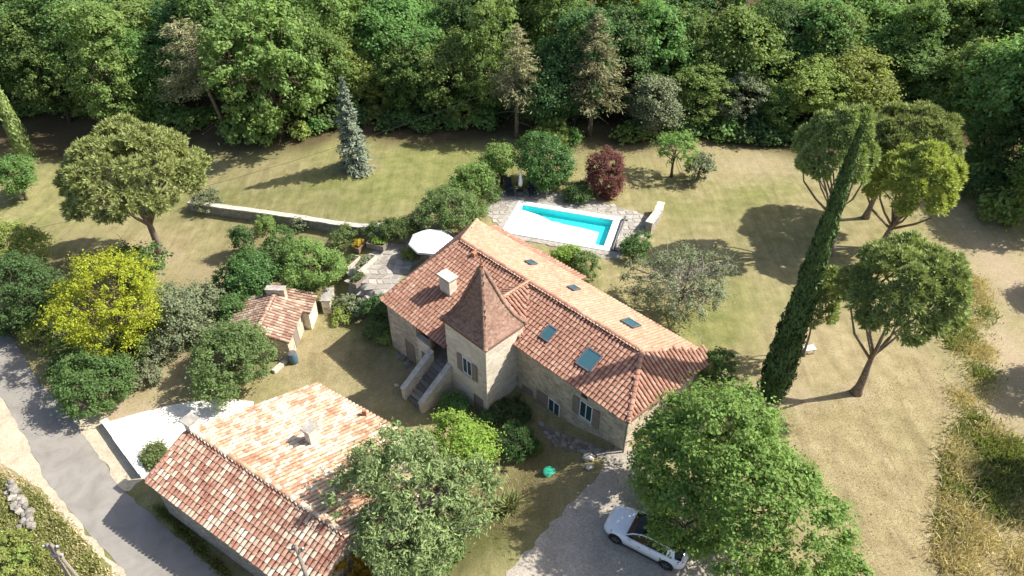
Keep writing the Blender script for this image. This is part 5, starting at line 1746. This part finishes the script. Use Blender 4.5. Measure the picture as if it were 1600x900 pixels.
wall_run('garden_wall', [(512, 490), (518, 468)], 1.1, 0.6, 'stubby pale wall end to the right of the shed', 'wall_lime', 'stone_grey', 0.8, 4)
wall_run('stone_kerb', [(428, 583), (452, 561)], 0.25, 0.3, 'low pale stone kerb at the front corner of the shed', 'stone_pale', None, 0.6, 5)
wall_run('terrace_wall', [(545, 478), (575, 470), (600, 462)], 0.2, 0.4, 'low retaining edge between terrace and lower lawn', seed=6, dip=1.6)

def stone_mesh(seed, n=9):
    rr = np.random.default_rng(seed)
    import bmesh
    bm = bmesh.new(); bmesh.ops.create_icosphere(bm, subdivisions=1, radius=0.5)
    for v in bm.verts:
        v.co *= rr.uniform(0.75, 1.2); v.co.z *= 0.62
    me = bpy.data.meshes.new('stone'); bm.to_mesh(me); bm.free(); me.materials.append(M['cobble']); return me
STONES = [stone_mesh(600 + k) for k in range(5)]
def stones(name, spots, label, cat, kind=None, flat=1.0):
    c = spots[len(spots) // 2][0]
    o = empty(name, c, label, cat) if not kind else tag(empty(name, c), kind=kind)
    rr = np.random.default_rng(len(spots))
    for (p, s) in spots:
        q = bpy.data.objects.new('stone', STONES[int(rr.integers(0, 5))]); COL.objects.link(q); q.parent = o
        q.location = (p[0] - c[0], p[1] - c[1], p[2] - c[2]); q.rotation_euler = (rr.normal(0, .15), rr.normal(0, .15), rr.uniform(0, 6.28)); q.scale = (s * rr.uniform(.8, 1.3), s, s * flat * rr.uniform(.7, 1.1))
rr = np.random.default_rng(9)
sp = []
for k in range(62):
    t = rr.random(); x = 14 + 38 * t + rr.normal(0, 5); y = 755 + 72 * t + rr.normal(0, 4)
    p = GT(x, y); sp.append(((p[0], p[1], p[2] + 0.14 + rr.random() * 0.22), rr.uniform(.25, .55)))
stones('stone_heap', sp, 'tumbled dry stone wall on the grassy bank left of the road', 'stone wall')
sp = []
for k in range(11):
    for j in range(6):
        x = 846 + k * 10.4 + j * 4.5 + rr.normal(0, 1.2); y = 664 + k * 4.4 + j * 6.0 - k * j * 0.25 + rr.normal(0, 1)
        p = GT(x, y); sp.append(((p[0], p[1], p[2] + 0.02), rr.uniform(.34, .48)))
stones('stone_path', sp, 'uneven path of flat stones along the front of the farmhouse', 'path', 'structure', 0.4)
sp = []
for k in range(26):
    t = rr.random(); x = 622 + 32 * t + rr.normal(0, 5); y = 545 + 42 * t + rr.normal(0, 4)
    p = GT(x, y); sp.append(((p[0], p[1], p[2] + 0.05), rr.uniform(.25, .5)))
stones('stone_border', sp, 'row of loose grey stones along the lower house wall left of the stair', 'stones', None, .6)
# boulder pair by the drive, green lid, blue barrel
def boulder(px, py, s, label, seed):
    p = GT(px, py)
    o = bpy.data.objects.new('boulder', stone_mesh(seed)); COL.objects.link(o); o.location = (p[0], p[1], p[2] + s * 0.2); o.scale = (s, s * .8, s * 1.1)
    o.data.materials[0] = M['stone_pale']; tag(o, label, 'boulder')
boulder(919, 717, 0.8, 'pale boulder at the corner of stone path and gravel drive', 651)
boulder(921, 732, 0.55, 'smaller pale stone just below the boulder by the drive', 652)
boulder(154 + 466, 604, 0.4, 'lone pale stone on the shaded lawn left of the stair', 653)
p = GT(859, 739)
o = empty('cistern_lid', p, 'round green plastic lid lying on the lawn', 'lid')
b = MB(); b.lathe(p, [(0.40, 0.0), (0.40, 0.10), (0.36, 0.14), (0.20, 0.18), (0.0, 0.19)], 24); b.build('cover', 'green_plastic', o, smooth=True)
b = MB(); b.box((-0.10, -0.03, 0.18), (0.10, 0.03, 0.22), lambda x, y, z: (p[0] + x, p[1] + y, p[2] + z)); b.build('handle', 'green_plastic', o)
p = GT(460, 566)
o = empty('water_barrel', p, 'blue water barrel beside the front corner of the shed', 'barrel')
b = MB(); b.lathe(p, [(0.26, 0.0), (0.30, 0.15), (0.31, 0.45), (0.29, 0.75), (0.27, 0.85)], 18); b.build('body', 'blue_plastic', o, smooth=True)
b = MB(); b.lathe((p[0], p[1], p[2] + 0.852), [(0.29, 0), (0.29, 0.04), (0.05, 0.07)], 18); b.build('lid', 'zinc', o)

# ------------------------------------------------------------------ poles and overhead line
def pole(px, py, zt, h, label, twin=False):
    x, y, z = G(px, py, zt)
    g = Z(x, y)
    o = empty('utility_pole', (x, y, g), label, 'pole')
    if twin:
        for s_ in (-1, 1):
            b = MB(); b.tube([(x + s_ * 0.45, y - s_ * 0.1, g - 0.3), (x + s_ * 0.08, y, zt)], [0.09, 0.06], 8); b.build('leg', 'wood_grey', o, smooth=True)
        b = MB(); b.box((x - 0.25, y - 0.06, zt - 0.9), (x + 0.25, y + 0.06, zt - 0.78)); b.build('brace', 'concrete_grey', o)
    else:
        b = MB(); b.tube([(x, y, g - 0.3), (x, y, zt)], [0.13, 0.08], 8); b.build('shaft', 'wood_grey', o, smooth=True)
    b = MB(); b.box((x - 0.35, y - 0.04, zt - 0.30), (x + 0.35, y + 0.04, zt - 0.22)); b.build('crossarm', 'zinc', o)
    for k in (-0.28, 0.28):
        b = MB(); b.lathe((x + k, y, zt - 0.218), [(0.03, 0), (0.05, 0.04), (0.03, 0.1)], 8); b.build('insulator', 'white_paint', o)
pole(76, 850, 5.2, 8, 'grey twin-legged utility pole on the bank at the lower left', True)
pole(462, 853, 4.2, 7, 'weathered wooden pole in front of the barn roof')
def cable():
    A = Vector(G(-140, 398, 5.5)); B = Vector(G(790, 134, 8.0))
    b = MB(); pts = []
    for i in range(31):
        t = i / 30; q = A + (B - A) * t; q.z -= 4 * 1.2 * t * (1 - t); pts.append(q)
    b.tube(pts, 0.011, 4)
    o = b.build('overhead_cable', 'black_rubber', None)
    tag(o, 'thin overhead cable running across the upper lawn into the wood', 'cable')
cable()

# ------------------------------------------------------------------ white car on the drive
def car():
    nose = Vector(G(958, 812, 0.45)); tail = Vector(G(1068, 866, 0.55))
    d = nose - tail; d.z = 0; L = 4.25; d.normalize()
    c = (nose + tail) / 2; c.z = Z(c.x, c.y) + 0.02
    s = Vector((-d.y, d.x, 0))
    fr = lambda x, y, z: (c.x + d.x * x + s.x * y, c.y + d.y * x + s.y * y, c.z + z)
    o = empty('parked_car', tuple(c), 'white hatchback car parked half under the large leafy tree', 'car')
    hw = 0.89
    #        x,    half width, bottom, side belt, deck z
    ST = [(2.12, 0.52, 0.34, 0.52, 0.56), (2.05, 0.68, 0.26, 0.60, 0.66), (1.85, 0.80, 0.22, 0.68, 0.76), (1.45, 0.87, 0.20, 0.78, 0.88), (1.0, 0.89, 0.20, 0.84, 0.95), (0.70, 0.89, 0.20, 0.87, 0.98),
          (0.0, 0.89, 0.20, 0.90, 0.96), (-0.8, 0.89, 0.20, 0.93, 0.98), (-1.4, 0.88, 0.22, 0.95, 1.02), (-1.8, 0.84, 0.26, 0.94, 1.02), (-2.02, 0.76, 0.32, 0.90, 0.98), (-2.12, 0.62, 0.40, 0.80, 0.84)]
    V = []; F = []
    for (x, w, zb, zs, zt) in ST:
        half = [(w * 0.86, zb), (w * 0.98, zb + 0.10), (w, (zb + zs) / 2), (w * 0.985, zs), (w * 0.90, zs + (zt - zs) * 0.55), (w * 0.62, zt), (w * 0.3, zt + 0.02)]
        ring = [(y, z) for y, z in half] + [(-y, z) for y, z in half[::-1]]
        V += [fr(x, y, z) for y, z in ring]
    n = 14
    for i in range(len(ST) - 1):
        for k in range(n):
            F.append((i * n + k, (i + 1) * n + k, (i + 1) * n + (k + 1) % n, i * n + (k + 1) % n))
    F.append(list(range(n))); F.append([(len(ST) - 1) * n + k for k in range(n)][::-1])
    b = MB(); b.add(V, F); body = b.build('body', 'car_paint', o, smooth=True)
    # greenhouse
    GS = [(0.86, 0.80, 0.955, 0.72, 0.99), (0.55, 0.82, 0.97, 0.66, 1.20), (0.10, 0.82, 0.97, 0.61, 1.40), (-0.45, 0.82, 0.98, 0.61, 1.46), (-1.10, 0.81, 1.0, 0.60, 1.42), (-1.55, 0.78, 1.02, 0.56, 1.30), (-1.92, 0.72, 1.0, 0.58, 1.04)]
    V = [fr(x, y, z) for (x, w0, z0, w1, z1) in GS for (y, z) in ((w0, z0), (w1, z1), (w1 * .5, z1 + .03), (-w1 * .5, z1 + .03), (-w1, z1), (-w0, z0))]
    F = []
    for i in range(len(GS) - 1):
        for k in range(5):
            F.append((i * 6 + k, (i + 1) * 6 + k, (i + 1) * 6 + k + 1, i * 6 + k + 1))
    F += [list(range(6)), [(len(GS) - 1) * 6 + k for k in range(6)][::-1]]
    b = MB(); b.add(V, F); b.build('window_glass', 'car_glass', o, smooth=False)
    # roof skin over the rear half, pillars and rails
    b = MB()
    R_ = [GS[i] for i in (3, 4, 5)]
    V = [fr(x, y, z + 0.012) for (x, w0, z0, w1, z1) in R_ for (y, z) in ((w1, z1), (w1 * .5, z1 + .03), (-w1 * .5, z1 + .03), (-w1, z1))]
    b.add(V, [(i * 4 + k, (i + 1) * 4 + k, (i + 1) * 4 + k + 1, i * 4 + k + 1) for i in range(2) for k in range(3)])
    b.build('roof_panel', 'dark_metal', o)
    for sy in (-1, 1):
        b = MB(); b.tube([fr(0.88, sy * 0.77, 0.975), fr(0.55, sy * 0.675, 1.20), fr(0.10, sy * 0.63, 1.40), fr(-0.45, sy * 0.63, 1.46), fr(-1.10, sy * 0.62, 1.42), fr(-1.55, sy * 0.58, 1.30)], 0.035, 6); b.build('pillar', 'car_paint', o, smooth=True)
        b = MB(); b.hexa([fr(*q) for q in ((-1.22, sy * 0.815, 0.98), (-1.62, sy * 0.79, 1.0), (-1.62, sy * 0.70, 1.0), (-1.22, sy * 0.70, 0.98), (-1.20, sy * 0.625, 1.405), (-1.52, sy * 0.60, 1.31), (-1.52, sy * 0.5, 1.31), (-1.20, sy * 0.5, 1.405))]); b.build('rear_pillar', 'car_paint', o)
        b = MB(); b.box((0.52, sy * 0.98 - 0.08, 0.92), (0.70, sy * 0.98 + 0.08, 1.06), fr); b.build('mirror', 'car_paint', o)
        b = MB(); b.hexa([fr(*q) for q in ((1.98, sy * 0.52, 0.60), (1.62, sy * 0.845, 0.66), (1.60, sy * 0.80, 0.66), (1.90, sy * 0.48, 0.60), (1.95, sy * 0.53, 0.69), (1.60, sy * 0.83, 0.79), (1.58, sy * 0.70, 0.80), (1.88, sy * 0.48, 0.70))]); b.build('headlight', 'clear_lens', o)
        b = MB(); b.hexa([fr(*q) for q in ((-2.09, sy * 0.50, 0.78), (-1.80, sy * 0.86, 0.80), (-1.80, sy * 0.78, 0.80), (-2.02, sy * 0.45, 0.78), (-2.07, sy * 0.50, 0.93), (-1.82, sy * 0.84, 0.97), (-1.82, sy * 0.74, 0.97), (-2.0, sy * 0.45, 0.94))]); b.build('taillight', 'red_lens', o)
        b = MB(); b.box((0.05, sy * 0.897 - 0.012, 0.70), (0.2, sy * 0.897 + 0.012, 0.73), fr); b.build('door_handle', 'chrome', o)
        b = MB(); b.box((-1.05, sy * 0.90 - 0.02, 0.20), (1.05, sy * 0.90 + 0.02, 0.29), fr); b.build('sill', 'dark_metal', o)
        for xw in (1.32, -1.32):
            b = MB(); n = 20
            for (r_, y0, y1) in ((0.375, 0.86, 0.9),):
                ring = [(xw + r_ * math.cos(2 * math.pi * k / n), 0.34 + r_ * math.sin(2 * math.pi * k / n)) for k in range(n)]
                V = [fr(x, sy * y0, max(0.14, z)) for x, z in ring] + [fr(x, sy * y1, max(0.14, z)) for x, z in ring]
                b.add(V, [list(range(n)), list(range(n, 2 * n))] + [(k, (k + 1) % n, n + (k + 1) % n, n + k) for k in range(n)])
            ar = b.build('wheel_arch', 'black_rubber', o)
            b = MB()
            prof = [(0.20, 0.70), (0.32, 0.72), (0.32, 0.89), (0.29, 0.912), (0.22, 0.912), (0.20, 0.88)]
            V = []; F = []
            for (r_, y) in prof:
                V += [fr(xw + r_ * math.cos(2 * math.pi * k / n), sy * y, 0.32 + r_ * math.sin(2 * math.pi * k / n)) for k in range(n)]
            for i in range(len(prof) - 1):
                F += [(i * n + k, i * n + (k + 1) % n, (i + 1) * n + (k + 1) % n, (i + 1) * n + k) for k in range(n)]
            b.add(V, F); wh = b.build('wheel', 'black_rubber', o, smooth=True)
            b = MB()
            V = [fr(xw, sy * 0.905, 0.32)]
            for k in range(20):
                r_ = 0.205; V.append(fr(xw + r_ * math.cos(2 * math.pi * k / 20), sy * (0.895 if k % 2 else 0.905), 0.32 + r_ * math.sin(2 * math.pi * k / 20)))
            b.add(V, [(0, 1 + k, 1 + (k + 1) % 20) for k in range(20) if k % 4 < 2]); b.build('rim', 'chrome', wh)
    b = MB(); b.box((2.085, -0.36, 0.36), (2.13, 0.36, 0.48), fr); b.build('grille', 'black_rubber', o)
    b = MB(); b.box((-2.135, -0.25, 0.55), (-2.10, 0.25, 0.66), fr); b.build('number_plate', 'white_paint', o)
car()

# ------------------------------------------------------------------ tall grass and weeds
def blades(poly_px, n, h, w, seed, clump=0.0, lean=0.35, fray=0.4):
    rr = np.random.default_rng(seed)
    P = [GT(*q)[:2] for q in poly_px]
    A = np.array(P); lo = A.min(0); hi = A.max(0)
    pts = []
    cl = [lo + rr.random(2) * (hi - lo) for _ in range(60)]
    while len(pts) < n:
        if clump and rr.random() < clump:
            q = cl[int(rr.integers(0, 60))] + rr.normal(0, 0.35, 2)
        else:
            q = lo + rr.random(2) * (hi - lo)
        if inside(P, q[0], q[1]): pts.append(q + rr.normal(0, fray, 2))
    X = np.array(pts)
    z = hgt(X[:, 0], X[:, 1])
    b0 = np.stack([X[:, 0], X[:, 1], z - 0.03], 1)
    hh = h * rr.uniform(0.4, 1.2, n)
    ln = rr.normal(0, lean, (n, 2)) + rr.normal(0, 0.12, 2)
    tip = b0 + np.stack([ln[:, 0] * hh, ln[:, 1] * hh, hh], 1)
    an = rr.uniform(0, 6.28, n)
    sd = np.stack([np.cos(an), np.sin(an), 0 * an], 1) * (w * rr.uniform(.6, 1.4, n))[:, None]
    md = b0 * 0.45 + tip * 0.55 + np.array([0, 0, 0.08]) * hh[:, None]
    return np.stack([b0, md - sd, tip, md + sd], 1)
def grass(name, Q, mat, label):
    o = link(name, quad_mesh(name, Q, (mat,)))
    tag(o, label, 'grass', None, 'stuff')
RS = [(1482, 445), (1535, 430), (1550, 520), (1540, 620), (1535, 700), (1515, 800), (1500, 910), (1465, 910), (1480, 800), (1488, 650)]
RB = [(1490, 690), (1560, 660), (1605, 760), (1620, 910), (1470, 910), (1475, 780)]
grass('tall_grass', np.concatenate([blades(RS, 12000, 0.26, 0.022, 701, 0.9), blades(RB, 8000, 0.48, 0.022, 702, 0.97, 0.6)]), 'blade_dry', 'tall dry straw grass along the right side of the field')
grass('weeds', np.concatenate([blades(RS, 7000, 0.28, 0.04, 703, 0.9), blades([(1530, 690), (1600, 690), (1600, 800), (1540, 810)], 5000, 0.5, 0.045, 704, 0.9)]), 'blade_green', 'green weeds among the dry grass on the right')
LB = [(-20, 735), (40, 765), (75, 790), (120, 845), (165, 900), (170, 930), (-20, 930)]
grass('bank_weeds', np.concatenate([blades(LB, 14000, 0.24, 0.045, 705, 0.7, fray=0.12), blades([(238, 790), (262, 797), (370, 905), (350, 905)], 2500, 0.2, 0.035, 706, .7, fray=0.1)]), 'blade_green', 'lush weeds on the bank left of the road')
grass('bank_grass', blades([(-20, 725), (40, 750), (80, 780), (125, 835), (180, 900), (190, 930), (-20, 930)], 5000, 0.25, 0.025, 707, 0.5, fray=0.15), 'blade_dry', 'dry grass on the bank left of the road')
# short turf texture of the lawns: sparse upright tufts catch the light
grass('lawn_tufts', np.concatenate([blades([(1200, 640), (1480, 560), (1480, 900), (1310, 900)], 16000, 0.09, 0.012, 708), blades([(440, 590), (540, 500), (600, 560), (660, 640), (560, 600)], 9000, 0.08, 0.012, 709), blades([(760, 760), (840, 700), (930, 735), (800, 880)], 9000, 0.08, 0.012, 710)]), 'blade_dry', 'short dry turf of the lawns around the house')
# young vines in the lower left corner
for k, (x, y) in enumerate(((8, 842), (30, 838), (10, 868), (38, 866), (62, 868), (14, 896), (44, 896))):
    sh = shrub((x, y), 30, 1.0, 'leaf_yellowgreen', 'young vine plant in the rows below the tumbled stone wall', 800 + k, nc=36, lp=45, lf=0.12, cr=0.2, name='vine', group='young vines')
    sh['category'] = 'vine'
# trees just outside the right edge whose shade reaches the track
for k, (x, y, h, lf) in enumerate(((1690, 610, 6.5, 'leaf_oak'), (1720, 760, 7.0, 'leaf_light'), (1700, 470, 6.0, 'leaf_oak'))):
    p = GT(x, y); cm, tm, Hp, Rp = WOOD[k]
    grow('broadleaf_tree', tm, cm, p, 'leafy tree beside the dirt track, just outside the picture to the right', 'tree', 'trees beside the track', (0.55, 0.55, h / Hp), k * 1.3, leaf=lf)
